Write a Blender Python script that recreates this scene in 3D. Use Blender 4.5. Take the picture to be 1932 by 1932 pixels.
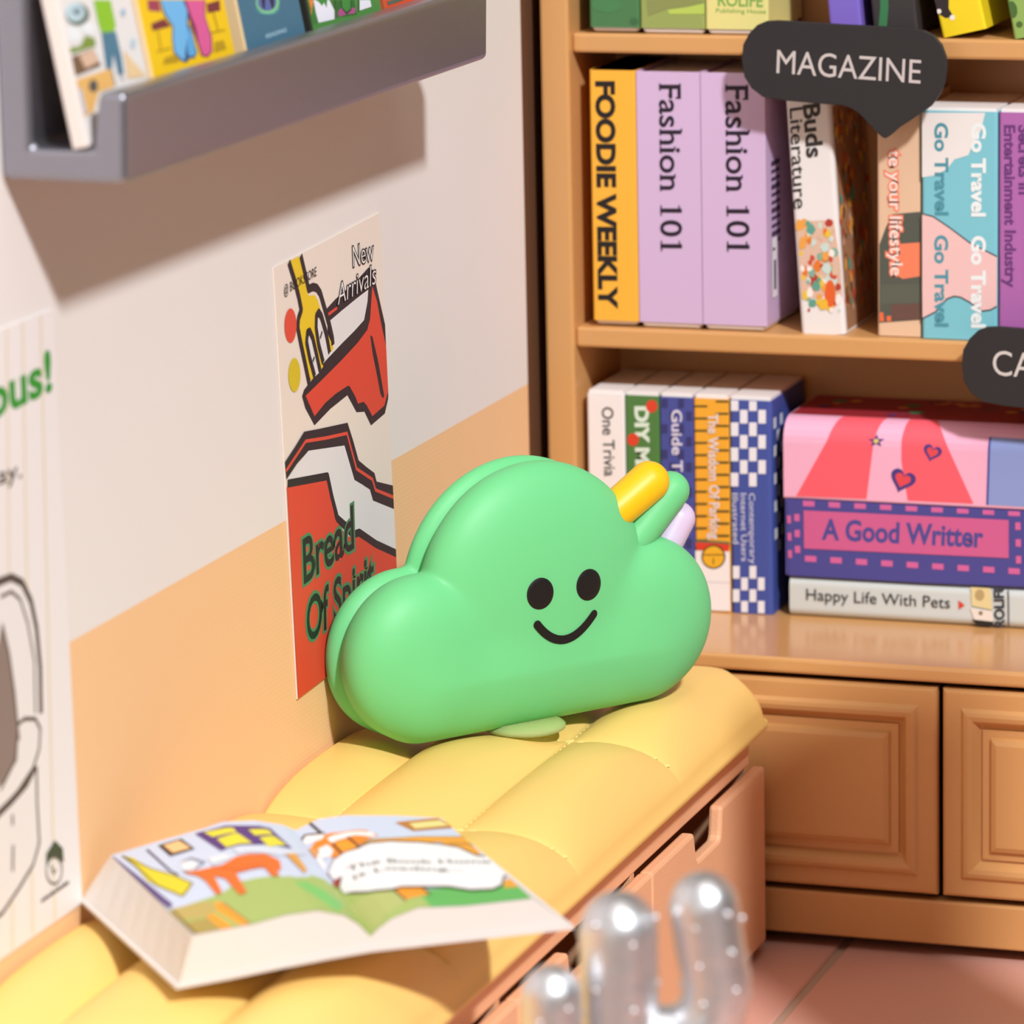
import bpy, bmesh, math, random
import numpy as np
from mathutils import Vector, Matrix
from mathutils.geometry import tessellate_polygon

for o in list(bpy.data.objects):
    bpy.data.objects.remove(o)
SC = bpy.context.scene
COL = SC.collection
PI = math.pi

# ------------------------------------------------------------------ camera
CAM = Vector((1.935, -5.460, 1.824))
R_ = Vector((0.9446, 0.3276, -0.0214)).normalized()
F_ = Vector((-0.3221, 0.9225, -0.2127)).normalized()
U_ = R_.cross(F_).normalized()
R_ = F_.cross(U_).normalized()
cam = bpy.data.cameras.new('camera')
cam.sensor_width = 36.0
cam.lens = 36.0 * 8477.5 / 1932.0
cam.clip_start = 0.05
cam.clip_end = 60
cam.dof.use_dof = True
cam.dof.focus_distance = 5.42
cam.dof.aperture_fstop = (cam.lens / 1000.0) / 0.041
cam.dof.aperture_blades = 0
co = bpy.data.objects.new('camera', cam)
COL.objects.link(co)
m4 = Matrix.Identity(4)
for i in range(3):
    m4[i][0], m4[i][1], m4[i][2], m4[i][3] = R_[i], U_[i], -F_[i], CAM[i]
co.matrix_world = m4
SC.camera = co

# ------------------------------------------------------------------ world, key light, exposure
SC.view_settings.view_transform = 'Standard'
SC.view_settings.look = 'None'
SC.view_settings.gamma = 1.0
SC.view_settings.use_curve_mapping = False
SC.view_settings.exposure = 0.0
W = bpy.data.worlds.new('world')
SC.world = W
W.use_nodes = True
bg = W.node_tree.nodes['Background']
bg.inputs[0].default_value = (0.92, 0.80, 0.66, 1)
bg.inputs[1].default_value = 0.13

def area_light(name, loc, target, size, power, colr):
    l = bpy.data.lights.new(name, 'AREA')
    l.shape = 'DISK'
    l.size = size
    l.energy = power
    l.color = colr
    o = bpy.data.objects.new(name, l)
    COL.objects.link(o)
    o.location = loc
    o.rotation_euler = (Vector(target) - Vector(loc)).to_track_quat('-Z', 'Y').to_euler()
    return o
area_light('softbox', (6.1, -6.9, 8.0), (0.3, -0.6, 0.6), 0.8, 1420, (0.95, 0.985, 1.0))
area_light('added_front_fill', (0.0, -8.6, 1.9), (0.3, -0.6, 0.7), 3.4, 42, (0.95, 0.9, 0.84))  # added fill from the front, brightens shaded sides and the silver parts
area_light('added_overhead_fill', (1.6, -2.6, 6.5), (0.6, -0.8, 0.6), 3.6, 75, (0.98, 0.88, 0.80))  # added fill from above, stands in for light bounced off a ceiling

# ------------------------------------------------------------------ materials
ALB = 1.0
WALL_WHITE = '#e8e1de'
WALL_ORANGE = '#f2c494'
def lin(h):
    h = h.lstrip('#')
    v = [int(h[i:i + 2], 16) / 255 for i in (0, 2, 4)]
    return [((c + 0.055) / 1.055) ** 2.4 if c > 0.04045 else c / 12.92 for c in v]
_m = {}
def mat(h, rough=0.55, spec=0.4, metal=0.0, noise=0.0, nscale=30, bump=0.0, bscale=200, sss=0.0, coat=0.0, name=None):
    key = (h, rough, spec, metal, noise, nscale, bump, bscale, sss, coat)
    if key in _m:
        return _m[key]
    m = bpy.data.materials.new(name or 'material_' + h.lstrip('#'))
    m.use_nodes = True
    nt = m.node_tree
    b = nt.nodes['Principled BSDF']
    c = [min(0.93, x * ALB) for x in lin(h)]
    b.inputs['Base Color'].default_value = (*c, 1)
    b.inputs['Roughness'].default_value = rough
    b.inputs['Specular IOR Level'].default_value = spec
    b.inputs['Metallic'].default_value = metal
    if coat:
        b.inputs['Coat Weight'].default_value = coat
        b.inputs['Coat Roughness'].default_value = 0.25
    if sss:
        b.inputs['Subsurface Weight'].default_value = sss
        b.inputs['Subsurface Radius'].default_value = (0.03, 0.03, 0.02)
        b.inputs['Subsurface Scale'].default_value = 1.0
    tc = nt.nodes.new('ShaderNodeTexCoord')
    if noise:
        n = nt.nodes.new('ShaderNodeTexNoise')
        n.inputs['Scale'].default_value = nscale
        n.inputs['Detail'].default_value = 4
        nt.links.new(tc.outputs['Object'], n.inputs['Vector'])
        r = nt.nodes.new('ShaderNodeMapRange')
        r.inputs['To Min'].default_value = 1 - noise
        r.inputs['To Max'].default_value = 1 + noise
        nt.links.new(n.outputs[0], r.inputs['Value'])
        mx = nt.nodes.new('ShaderNodeVectorMath')
        mx.operation = 'SCALE'
        mx.inputs[0].default_value = c
        nt.links.new(r.outputs[0], mx.inputs['Scale'])
        nt.links.new(mx.outputs[0], b.inputs['Base Color'])
    if bump:
        n = nt.nodes.new('ShaderNodeTexNoise')
        n.inputs['Scale'].default_value = bscale
        n.inputs['Detail'].default_value = 3
        nt.links.new(tc.outputs['Object'], n.inputs['Vector'])
        bp = nt.nodes.new('ShaderNodeBump')
        bp.inputs['Strength'].default_value = bump
        bp.inputs['Distance'].default_value = 0.002
        nt.links.new(n.outputs[0], bp.inputs['Height'])
        nt.links.new(bp.outputs[0], b.inputs['Normal'])
    _m[key] = m
    return m

def wall_material():
    m = bpy.data.materials.new('painted_wall_board')
    m.use_nodes = True
    nt = m.node_tree
    b = nt.nodes['Principled BSDF']
    b.inputs['Roughness'].default_value = 0.6
    b.inputs['Specular IOR Level'].default_value = 0.25
    g = nt.nodes.new('ShaderNodeNewGeometry')
    s = nt.nodes.new('ShaderNodeSeparateXYZ')
    nt.links.new(g.outputs['Position'], s.inputs[0])
    st = nt.nodes.new('ShaderNodeMath'); st.operation = 'GREATER_THAN'
    st.inputs[1].default_value = 0.7065
    nt.links.new(s.outputs['Z'], st.inputs[0])
    mx = nt.nodes.new('ShaderNodeMix'); mx.data_type = 'RGBA'
    mx.inputs[6].default_value = (*lin(WALL_ORANGE), 1)
    mx.inputs[7].default_value = (*lin(WALL_WHITE), 1)
    nt.links.new(st.outputs[0], mx.inputs[0])
    nt.links.new(mx.outputs[2], b.inputs['Base Color'])
    # fine printed ribs in the coloured band
    w = nt.nodes.new('ShaderNodeTexWave')
    w.bands_direction = 'Z'
    w.inputs['Scale'].default_value = 55
    w.inputs['Distortion'].default_value = 0
    nt.links.new(g.outputs['Position'], w.inputs['Vector'])
    inv = nt.nodes.new('ShaderNodeMath'); inv.operation = 'SUBTRACT'; inv.inputs[0].default_value = 1
    nt.links.new(st.outputs[0], inv.inputs[1])
    mu = nt.nodes.new('ShaderNodeMath'); mu.operation = 'MULTIPLY'
    nt.links.new(w.outputs['Fac'], mu.inputs[0]); nt.links.new(inv.outputs[0], mu.inputs[1])
    bp = nt.nodes.new('ShaderNodeBump')
    bp.inputs['Strength'].default_value = 0.05
    bp.inputs['Distance'].default_value = 0.001
    nt.links.new(mu.outputs[0], bp.inputs['Height'])
    nt.links.new(bp.outputs[0], b.inputs['Normal'])
    return m

# ------------------------------------------------------------------ object helpers
def setp(o, label=None, cat=None, group=None, kind=None):
    if label: o['label'] = label
    if cat: o['category'] = cat
    if group: o['group'] = group
    if kind: o['kind'] = kind
    return o
def link(name, me, parent=None, mats=None, smooth=False, loc=None):
    o = bpy.data.objects.new(name, me)
    COL.objects.link(o)
    if mats is not None:
        for m in (mats if isinstance(mats, (list, tuple)) else [mats]):
            me.materials.append(m)
    if smooth:
        me.polygons.foreach_set('use_smooth', [True] * len(me.polygons))
    if parent:
        o.parent = parent
        o.matrix_parent_inverse = chain(parent).inverted()
    if loc: o.location = loc
    return o
def chain(o):
    m = o.matrix_basis.copy()
    if o.parent: m = chain(o.parent) @ o.matrix_parent_inverse @ m
    return m
def empty(name, loc, label, cat, group=None, rot=None):
    o = bpy.data.objects.new(name, None)
    COL.objects.link(o)
    o.location = loc
    if rot: o.rotation_euler = rot
    o.empty_display_size = 0.05
    return setp(o, label, cat, group)
def bm_mesh(bm, name='m'):
    me = bpy.data.meshes.new(name)
    bmesh.ops.recalc_face_normals(bm, faces=bm.faces)
    bm.to_mesh(me); bm.free()
    return me
def add_box(bm, x0, x1, y0, y1, z0, z1, bev=0.0, seg=2):
    r = bmesh.ops.create_cube(bm, size=1.0)
    vs = r['verts']
    for v in vs:
        v.co = Vector(((x0 + x1) / 2 + v.co.x * (x1 - x0), (y0 + y1) / 2 + v.co.y * (y1 - y0), (z0 + z1) / 2 + v.co.z * (z1 - z0)))
    if bev:
        es = list({e for v in vs for e in v.link_edges})
        bmesh.ops.bevel(bm, geom=es, offset=bev, segments=seg, profile=0.5, affect='EDGES', clamp_overlap=True)
def box(name, x0, x1, y0, y1, z0, z1, m, parent=None, bev=0.003, seg=2, off=(0, 0, 0)):
    bm = bmesh.new()
    add_box(bm, x0 - off[0], x1 - off[0], y0 - off[1], y1 - off[1], z0 - off[2], z1 - off[2], bev, seg)
    return link(name, bm_mesh(bm), parent, m)
def prism(name, pts, fn, depth_vec, m, parent=None, bev=0.0, seg=2, smooth=False):
    """closed outline pts (2D) -> fn(u,v) gives 3D, extruded along depth_vec"""
    bm = bmesh.new()
    a = [bm.verts.new(fn(*p)) for p in pts]
    dv = Vector(depth_vec)
    b = [bm.verts.new(v.co + dv) for v in a]
    n = len(a)
    f1 = bm.faces.new(a); f2 = bm.faces.new(b[::-1])
    for i in range(n):
        bm.faces.new([a[i], b[i], b[(i + 1) % n], a[(i + 1) % n]])
    bmesh.ops.recalc_face_normals(bm, faces=bm.faces)
    if bev:
        es = [e for e in bm.edges if len(e.link_faces) == 2 and e.calc_face_angle() > 0.6]
        bmesh.ops.bevel(bm, geom=es, offset=bev, segments=seg, profile=0.5, affect='EDGES', clamp_overlap=True)
    bmesh.ops.triangulate(bm, faces=[f for f in bm.faces if len(f.verts) > 4])
    return link(name, bm_mesh(bm), parent, m, smooth)
def lathe(name, prof, m, parent=None, n=40, loc=(0, 0, 0)):
    bm = bmesh.new()
    rings = []
    for r, z in prof:
        rings.append([bm.verts.new((loc[0] + r * math.cos(2 * PI * k / n), loc[1] + r * math.sin(2 * PI * k / n), loc[2] + z)) for k in range(n)])
    for a, b in zip(rings[:-1], rings[1:]):
        for k in range(n):
            bm.faces.new([a[k], a[(k + 1) % n], b[(k + 1) % n], b[k]])
    bm.faces.new(rings[0][::-1]); bm.faces.new(rings[-1])
    return link(name, bm_mesh(bm), parent, m, True)

# ------------------------------------------------------------------ lettering
_tc = {}
def text_mesh(s, off):
    k = (s, off)
    if k in _tc: return _tc[k]
    cu = bpy.data.curves.new('t', 'FONT')
    cu.body = s; cu.size = 1.0; cu.offset = off; cu.resolution_u = 4
    o = bpy.data.objects.new('t', cu)
    COL.objects.link(o)
    me = bpy.data.meshes.new_from_object(o.evaluated_get(bpy.context.evaluated_depsgraph_get()))
    v = [(p.co.x, p.co.y) for p in me.vertices]
    f = [tuple(p.vertices) for p in me.polygons]
    bpy.data.objects.remove(o); bpy.data.curves.remove(cu); bpy.data.meshes.remove(me)
    _tc[k] = (v, f)
    return v, f
_capv = text_mesh('H', 0.0)[0]
CAP = max(v[1] for v in _capv)
def serif_bits(s):
    out = []
    for i, ch in enumerate(s):
        if ch not in 'Fhin1a': continue
        if ch == ' ': continue
        full = text_mesh(s[:i + 1], 0.0)[0]
        pre = s[:i].rstrip()
        cv = text_mesh(ch, 0.0)[0]
        w = max(v[0] for v in cv) - min(v[0] for v in cv)
        x1 = max(v[0] for v in full); x0 = x1 - w
        t = 0.045; sw = 0.09
        xh = 0.54 * CAP / 0.73
        if ch == 'F':
            out += [(x0 - .05, x0 + .16, 0, t), (x0 - .05, x0 + .1, CAP - t, CAP), (x1 - .03, x1 + .02, CAP - .16, CAP), (x1 - .11, x1 - .06, CAP * .42, CAP * .62)]
        elif ch == 'h':
            out += [(x0 - .05, x0 + .14, 0, t), (x1 - .14, x1 + .05, 0, t), (x0 - .06, x0 + .05, CAP, CAP + t)]
        elif ch == 'n':
            out += [(x0 - .05, x0 + .14, 0, t), (x1 - .14, x1 + .05, 0, t), (x0 - .06, x0 + .05, xh - t, xh)]
        elif ch == 'i':
            out += [(x0 - .05, x1 + .05, 0, t), (x0 - .06, x0 + .05, xh - t, xh)]
        elif ch == '1':
            c_ = (x0 + x1) / 2
            out += [(c_ - .15, c_ + .15, 0, t), (c_ - .15, c_ - .02, CAP - .1, CAP - .1 + t)]
    return out

class Art:
    """flat print: coloured shapes, strokes and letters laid one over the other on a surface"""
    def __init__(s, fn, step=3e-5, base=4e-4):
        s.fn = fn; s.step = step; s.z = base
        s.v = []; s.f = []; s.c = []; s.cols = []
    def _ci(s, c):
        if c not in s.cols: s.cols.append(c)
        return s.cols.index(c)
    def tris(s, pts, faces, c):
        b = len(s.v); ci = s._ci(c)
        s.v += [(p[0], p[1], s.z) for p in pts]
        for f in faces:
            s.f.append(tuple(b + i for i in f)); s.c.append(ci)
    def poly(s, c, pts):
        t = tessellate_polygon([[Vector((p[0], p[1], 0)) for p in pts]])
        s.tris(pts, t, c); s.z += s.step
    def stroke(s, c, w, pts):
        for a, b in zip(pts[:-1], pts[1:]):
            dx, dy = b[0] - a[0], b[1] - a[1]; L = math.hypot(dx, dy) or 1e-9
            nx, ny = -dy / L * w / 2, dx / L * w / 2
            s.tris([(a[0] + nx, a[1] + ny), (a[0] - nx, a[1] - ny), (b[0] - nx, b[1] - ny), (b[0] + nx, b[1] + ny)], [(0, 1, 2, 3)], c)
        s.z += s.step * .5
        for a in pts[1:-1]:
            s.tris([(a[0] + w / 2 * math.cos(k * PI / 4), a[1] + w / 2 * math.sin(k * PI / 4)) for k in range(8)], [tuple(range(8))], c)
        s.z += s.step * .5
    def text(s, c, t, bl, br, tl, off, mode):
        v, f = text_mesh(t, off if mode != 'serif' else 0.012)
        ref = text_mesh(t, 0.0)[0]
        x0 = min(p[0] for p in ref); x1 = max(p[0] for p in ref)
        bl, br, tl = Vector(bl), Vector(br), Vector(tl)
        ex = (br - bl) / (x1 - x0); ey = (tl - bl) / CAP
        s.tris([bl + ex * (p[0] - x0) + ey * p[1] for p in v], f, c)
        if mode == 'serif':
            s.z += s.step
            for a, b, y0, y1 in serif_bits(t):
                s.tris([bl + ex * (X - x0) + ey * Y for X, Y in ((a, y0), (b, y0), (b, y1), (a, y1))], [(0, 1, 2, 3)], c)
        s.z += s.step
    def run(s, items, subst=None):
        for it in items:
            if it[0] == 'p': s.poly(it[1], [subst[q] if isinstance(q, str) else q for q in it[2]])
            elif it[0] == 's': s.stroke(it[1], it[2], it[3])
            else: s.text(*it[1:8])
        return s
    def build(s, name, parent, rough=0.5, cuts=None, clip=None, inv=None, vcuts=()):
        bm = bmesh.new()
        vs = [bm.verts.new(p) for p in s.v]
        for f, c in zip(s.f, s.c):
            try:
                fc = bm.faces.new([vs[i] for i in f]); fc.material_index = c
            except ValueError:
                pass
        if clip:
            for pt, no in clip:
                g = bm.verts[:] + bm.edges[:] + bm.faces[:]
                bmesh.ops.bisect_plane(bm, geom=g, plane_co=pt, plane_no=no, clear_outer=True)
        if cuts:
            for x in cuts:
                g = bm.verts[:] + bm.edges[:] + bm.faces[:]
                bmesh.ops.bisect_plane(bm, geom=g, plane_co=(x, 0, 0), plane_no=(1, 0, 0))
        for y in vcuts:
            bmesh.ops.bisect_plane(bm, geom=bm.verts[:] + bm.edges[:] + bm.faces[:], plane_co=(0, y, 0), plane_no=(0, 1, 0))
        if vcuts: bmesh.ops.triangulate(bm, faces=bm.faces[:])
        for v in bm.verts:
            p = s.fn(*v.co)
            v.co = (inv @ Vector(p)) if inv else p
        me = bpy.data.meshes.new(name)
        bm.to_mesh(me); bm.free()
        return link(name, me, parent, [mat(c, rough, 0.3) for c in s.cols])

# ---- flat print, in metres on the surface that carries it
ART = {
 'poster': [
  ["p","#2a2327",[[-.6616,.843],[-.6548,.8495],[-.6397,.8538],[-.6029,.8636],[-.594,.8683],[-.574,.9028],[-.5736,.9327],[-.5451,.9391],[-.4742,.9497],[-.4333,.9592],[-.4179,.9535],[-.4075,.9308],[-.3807,.8774],[-.3775,.8473],[-.375,.8024],[-.3786,.7866],[-.3913,.7709],[-.4397,.7654],[-.4605,.7865],[-.487,.7908],[-.5158,.8172],[-.573,.8112],[-.6251,.8013],[-.6525,.8271]]],
  ["p","#e6e2e4",[[-.566,.9164],[-.5248,.9221],[-.4759,.9283],[-.4363,.9326],[-.4401,.9183],[-.4534,.898],[-.4878,.8902],[-.5324,.882],[-.6004,.8679],[-.5671,.8825],[-.5528,.8879]]],
  ["p","#df4a33",[[-.572,.9265],[-.5407,.9296],[-.541,.926],[-.5689,.9228]]],
  ["p","#df4a33",[[-.6504,.8416],[-.6041,.8496],[-.534,.8623],[-.4781,.874],[-.4437,.8842],[-.4329,.8961],[-.4226,.9349],[-.4076,.9129],[-.3981,.8885],[-.3792,.8492],[-.376,.8191],[-.3778,.7963],[-.3928,.781],[-.4343,.7758],[-.4532,.7933],[-.4631,.7992],[-.4818,.8003],[-.4898,.8107],[-.5084,.8271],[-.5149,.8283],[-.5544,.8261],[-.5893,.8215],[-.6242,.8122]]],
  ["p","#2a2327",[[-.4345,.8761],[-.4266,.8731],[-.4089,.8381],[-.3919,.7924],[-.3975,.791],[-.4052,.7982],[-.4128,.8176],[-.4282,.853]]],
  ["p","#ecc91f",[[-.6848,1.0071],[-.6579,1.0082],[-.647,.9902],[-.6382,.9701],[-.6309,.9572],[-.6122,.9549],[-.6023,.947],[-.593,.9313],[-.5815,.9151],[-.5721,.8993],[-.5563,.8822],[-.5653,.8782],[-.5748,.8934],[-.5878,.9162],[-.5973,.9304],[-.6076,.9338],[-.6144,.9286],[-.6134,.9159],[-.6063,.8989],[-.5921,.8656],[-.5995,.8638],[-.6101,.8791],[-.6191,.898],[-.6264,.9119],[-.6365,.9167],[-.6432,.9117],[-.6419,.902],[-.6311,.8813],[-.6229,.8578],[-.6323,.857],[-.6425,.8708],[-.6549,.8965],[-.6618,.9134],[-.6668,.9282],[-.6619,.9367],[-.6531,.943],[-.6564,.9529],[-.6652,.9714],[-.6738,.9914]]],
  ["p","#e6e2e4",[[-.6327,.9114],[-.6396,.9048],[-.6329,.8848],[-.6203,.8589],[-.6053,.8609],[-.614,.883],[-.6209,.9015]]],
  ["p","#e6e2e4",[[-.6052,.9271],[-.6112,.9171],[-.6042,.8986],[-.5917,.8695],[-.5741,.8758],[-.5829,.898],[-.5941,.9173]]],
  ["s","#2a2327",.00989,[[-.6898,1.0066],[-.6727,.9804],[-.6627,.9617],[-.6558,.9447],[-.6657,.9358],[-.6683,.9254],[-.6604,.9053],[-.6499,.8816],[-.6384,.8543]]],
  ["s","#2a2327",.00995,[[-.6525,1.0082],[-.6422,.9879],[-.6315,.9651],[-.6176,.9655],[-.6052,.9624],[-.5944,.9543],[-.5839,.9376],[-.5688,.913],[-.5596,.8939],[-.559,.8859]]],
  ["s","#2a2327",.00938,[[-.6203,.8589],[-.6343,.8834],[-.6426,.9037],[-.6392,.9149],[-.6316,.9151],[-.6227,.905],[-.6119,.8826],[-.603,.8628]]],
  ["s","#2a2327",.00942,[[-.5917,.8703],[-.6046,.8939],[-.6113,.9155],[-.6093,.9293],[-.6014,.9327],[-.5934,.9266],[-.5802,.9054],[-.5704,.8783]]],
  ["s","#2a2327",.0036,[[-.625,.8779],[-.6192,.8823]]],
  ["s","#2a2327",.00361,[[-.5998,.9009],[-.5923,.9083]]],
  ["p","#e2503a",[[-.6725,.9289],[-.674,.9228],[-.6772,.9176],[-.6817,.9139],[-.6871,.9119],[-.693,.912],[-.6987,.914],[-.7036,.9177],[-.7073,.9229],[-.7095,.929],[-.7098,.9353],[-.7084,.9414],[-.7053,.9465],[-.7008,.9503],[-.6954,.9522],[-.6895,.9523],[-.6838,.9503],[-.6789,.9466],[-.6751,.9414],[-.6729,.9353]]],
  ["p","#d8c022",[[-.6652,.8691],[-.6667,.8631],[-.6698,.858],[-.6744,.8544],[-.6798,.8525],[-.6857,.8526],[-.6914,.8547],[-.6964,.8585],[-.7001,.8637],[-.7023,.8697],[-.7027,.876],[-.7012,.882],[-.6981,.887],[-.6936,.8907],[-.6882,.8926],[-.6823,.8925],[-.6766,.8905],[-.6716,.8867],[-.6678,.8816],[-.6656,.8755]]],
  ["p","#2a2327",[[-.7218,.7769],[-.6892,.7886],[-.6596,.8005],[-.6073,.7941],[-.5191,.7841],[-.5017,.7579],[-.4859,.7312],[-.4617,.7185],[-.4336,.7048],[-.4272,.6929],[-.3983,.6843],[-.3673,.6752],[-.3659,.6446],[-.4077,.6588],[-.4417,.672],[-.4514,.6879],[-.4741,.6993],[-.502,.7103],[-.5161,.7347],[-.5318,.7587],[-.5924,.7668],[-.6482,.7754],[-.6843,.7674],[-.7187,.7555]]],
  ["s","#e2503a",.0041,[[-.7194,.7657],[-.6556,.7883],[-.5913,.7795],[-.5219,.7717],[-.4938,.7224],[-.4414,.6985],[-.4316,.6832],[-.3684,.6606]]],
  ["p","#e6e2e4",[[-.7171,.7545],[-.6482,.7754],[-.5318,.7587],[-.502,.7103],[-.4514,.6879],[-.4417,.672],[-.3659,.6446],[-.3626,.5893],[-.4876,.6434],[-.5144,.6453],[-.5396,.6639],[-.5615,.677],[-.588,.7363],[-.6541,.746]]],
  ["p","#e04a33",[[-.7186,.7467],[-.6548,.7373],[-.5921,.7282],[-.5686,.6753],[-.5321,.6466],[-.4934,.6381],[-.4443,.6154],[-.3613,.5822],"BR","BL"]],
  ["s","#2a2327",.0097,[[-.7158,.7499],[-.6545,.7416],[-.59,.7329],[-.5768,.703],[-.5616,.6751],[-.5346,.6602],[-.5109,.6445],[-.4912,.6429],[-.4351,.616],[-.3646,.5884]]],
  ["t","#1e1a1c","New",[-.486,.968],[-.4156,.9661],[-.4865,.9933],.035,"o"],
  ["t","#f1eeec","New",[-.486,.968],[-.4156,.9661],[-.4865,.9933],-.012,"i"],
  ["t","#1e1a1c","Arrivals",[-.5406,.9307],[-.4116,.936],[-.5376,.9561],.035,"o"],
  ["t","#f1eeec","Arrivals",[-.5406,.9307],[-.4116,.936],[-.5376,.9561],-.012,"i"],
  ["t","#221c1e","@ BOOKSTORE",[-.7084,.9708],[-.6053,.977],[-.7083,.9816],.0,""],
  ["t","#4c8a5c","Bread",[-.6765,.6212],[-.5099,.628],[-.6764,.6738],.06,"o"],
  ["t","#1d2320","Bread",[-.6752,.6212],[-.5113,.6283],[-.6751,.6735],.015,""],
  ["t","#4c8a5c","Of Spirit",[-.6731,.5484],[-.445,.5575],[-.6705,.5998],.06,"o"],
  ["t","#1d2320","Of Spirit",[-.6713,.5483],[-.4479,.5578],[-.6688,.5991],.015,""],
 ],
 'poster_left': [
  ["s","#e6d6b0",.00318,[[-1.4439,1.0627],[-1.4962,.4265]]],
  ["s","#e6d6b0",.00321,[[-1.4068,1.0618],[-1.4477,.4274]]],
  ["s","#e6d6b0",.00324,[[-1.3641,1.0588],[-1.3932,.4262]]],
  ["t","#2f9630","ious!",[-1.5143,.9749],[-1.3468,.9784],[-1.5148,1.0149],.03,""],
  ["t","#4a3a38","ay.",[-1.4802,.9062],[-1.4259,.9031],[-1.4796,.9239],.01,""],
  ["p","#e9e4e4",[[-1.5156,.7679],[-1.497,.7996],[-1.4601,.8093],[-1.4306,.7934],[-1.408,.7583],[-1.3995,.7124],[-1.4065,.6444],[-1.4197,.5943],[-1.4238,.5299],[-1.4287,.5078],[-1.4624,.4895],[-1.5166,.4708],[-1.5476,.4687]]],
  ["p","#8b7a74",[[-1.5217,.7106],[-1.4851,.7674],[-1.4738,.7283],[-1.4632,.6821],[-1.4599,.6536],[-1.4572,.6391],[-1.4647,.618],[-1.5026,.6029],[-1.5333,.6022]]],
  ["s","#564844",.00855,[[-1.501,.8095],[-1.4603,.807],[-1.4356,.7957],[-1.4171,.772],[-1.407,.7419],[-1.4024,.6992],[-1.4053,.6511]]],
  ["s","#564844",.00375,[[-1.4875,.7929],[-1.4619,.7926],[-1.4424,.7801],[-1.4271,.7513],[-1.4157,.7094],[-1.4188,.6546]]],
  ["s","#564844",.00436,[[-1.4609,.6539],[-1.445,.6556],[-1.4194,.6489],[-1.409,.6358],[-1.4132,.6159],[-1.4298,.5993],[-1.4735,.5834],[-1.5156,.5767]]],
  ["s","#564844",.00881,[[-1.4244,.6002],[-1.4469,.5877],[-1.4844,.5795],[-1.5211,.5736]]],
  ["s","#564844",.00376,[[-1.4856,.763],[-1.4736,.7305],[-1.4652,.6872],[-1.4614,.6494],[-1.4698,.6194],[-1.5083,.5976]]],
  ["p","#e9e4e4",[[-1.4628,.636],[-1.4494,.6394],[-1.445,.6313],[-1.4515,.6191],[-1.4675,.6164]]],
  ["s","#564844",.00441,[[-1.4218,.5995],[-1.4243,.5605],[-1.4234,.518],[-1.4402,.4994],[-1.4734,.4858],[-1.5166,.4708],[-1.5372,.4701]]],
  ["s","#564844",.00437,[[-1.4833,.5653],[-1.4839,.5539]]],
  ["s","#564844",.00437,[[-1.4851,.5334],[-1.4889,.5067]]],
  ["p","#3c4a30",[[-1.3865,.5103],[-1.3678,.4961],[-1.3667,.4803],[-1.3758,.4873],[-1.387,.4945],[-1.4008,.4922],[-1.4094,.4869],[-1.4079,.5018]]],
  ["s","#5c5450",.00225,[[-1.3718,.4735],[-1.3731,.4693],[-1.3763,.4661],[-1.3808,.4642],[-1.3863,.4637],[-1.3923,.4648],[-1.398,.4672],[-1.4031,.4708],[-1.407,.4752],[-1.4092,.4799],[-1.4097,.4846],[-1.4083,.4887],[-1.4052,.4919],[-1.4007,.4938],[-1.3953,.4943],[-1.3893,.4933],[-1.3835,.4909],[-1.3784,.4873],[-1.3745,.483],[-1.3722,.4782],[-1.3718,.4735]]],
  ["s","#5c5450",.00223,[[-1.3976,.487],[-1.3933,.4762],[-1.3854,.4787]]],
  ["s","#4c4440",.0039,[[-1.4236,.4542],[-1.4217,.457]]],
  ["s","#4c4440",.00278,[[-1.4234,.456],[-1.4186,.456]]],
  ["s","#4c4440",.0039,[[-1.416,.4543],[-1.414,.4584]]],
  ["s","#4c4440",.00279,[[-1.4159,.4562],[-1.411,.4561]]],
  ["s","#4c4440",.00391,[[-1.4085,.4544],[-1.4066,.4572]]],
  ["s","#4c4440",.00279,[[-1.4083,.4563],[-1.4034,.4562]]],
  ["s","#4c4440",.00391,[[-1.4009,.4545],[-1.3989,.4587]]],
  ["s","#4c4440",.00279,[[-1.4007,.4564],[-1.3958,.4563]]],
  ["s","#4c4440",.00392,[[-1.3933,.4546],[-1.3914,.4574]]],
  ["s","#4c4440",.0028,[[-1.3931,.4565],[-1.3882,.4564]]],
  ["s","#4c4440",.00392,[[-1.3857,.4547],[-1.3836,.4589]]],
  ["s","#4c4440",.0028,[[-1.3855,.4566],[-1.3806,.4565]]],
  ["s","#4c4440",.00393,[[-1.378,.4548],[-1.3761,.4576]]],
  ["s","#4c4440",.00281,[[-1.3778,.4567],[-1.3729,.4566]]],
  ["s","#4c4440",.00394,[[-1.3704,.4549],[-1.3683,.4591]]],
  ["s","#4c4440",.00281,[[-1.3702,.4568],[-1.3652,.4568]]],
  ["s","#4c4440",.00394,[[-1.3627,.455],[-1.3607,.4578]]],
  ["s","#4c4440",.00282,[[-1.3625,.4569],[-1.3575,.4569]]],
 ],
 'foodie': [
  ["t","#262020","FOODIE WEEKLY",[.084,1.1074],[.083,.8053],[.1085,1.1078],.045,""],
 ],
 'fashion_a': [
  ["t","#2b2030","Fashion 101",[.1719,1.1055],[.1708,.8874],[.2012,1.1061],0,"serif"],
 ],
 'fashion_b': [
  ["t","#2b2030","Fashion 101",[.2633,1.1058],[.263,.8895],[.2939,1.1064],0,"serif"],
 ],
 'buds': [
  ["t","#3a3434","Buds",[.3867,1.084],[.3869,1.0155],[.4084,1.0859],.03,""],
  ["t","#3a3434","Literature",[.3677,1.0809],[.364,.9474],[.3852,1.0826],.01,""],
  ["p","#dcb7a2",[[.3671,.9306],[.4171,.932],[.4266,.8293],[.3663,.8272]]],
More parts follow.
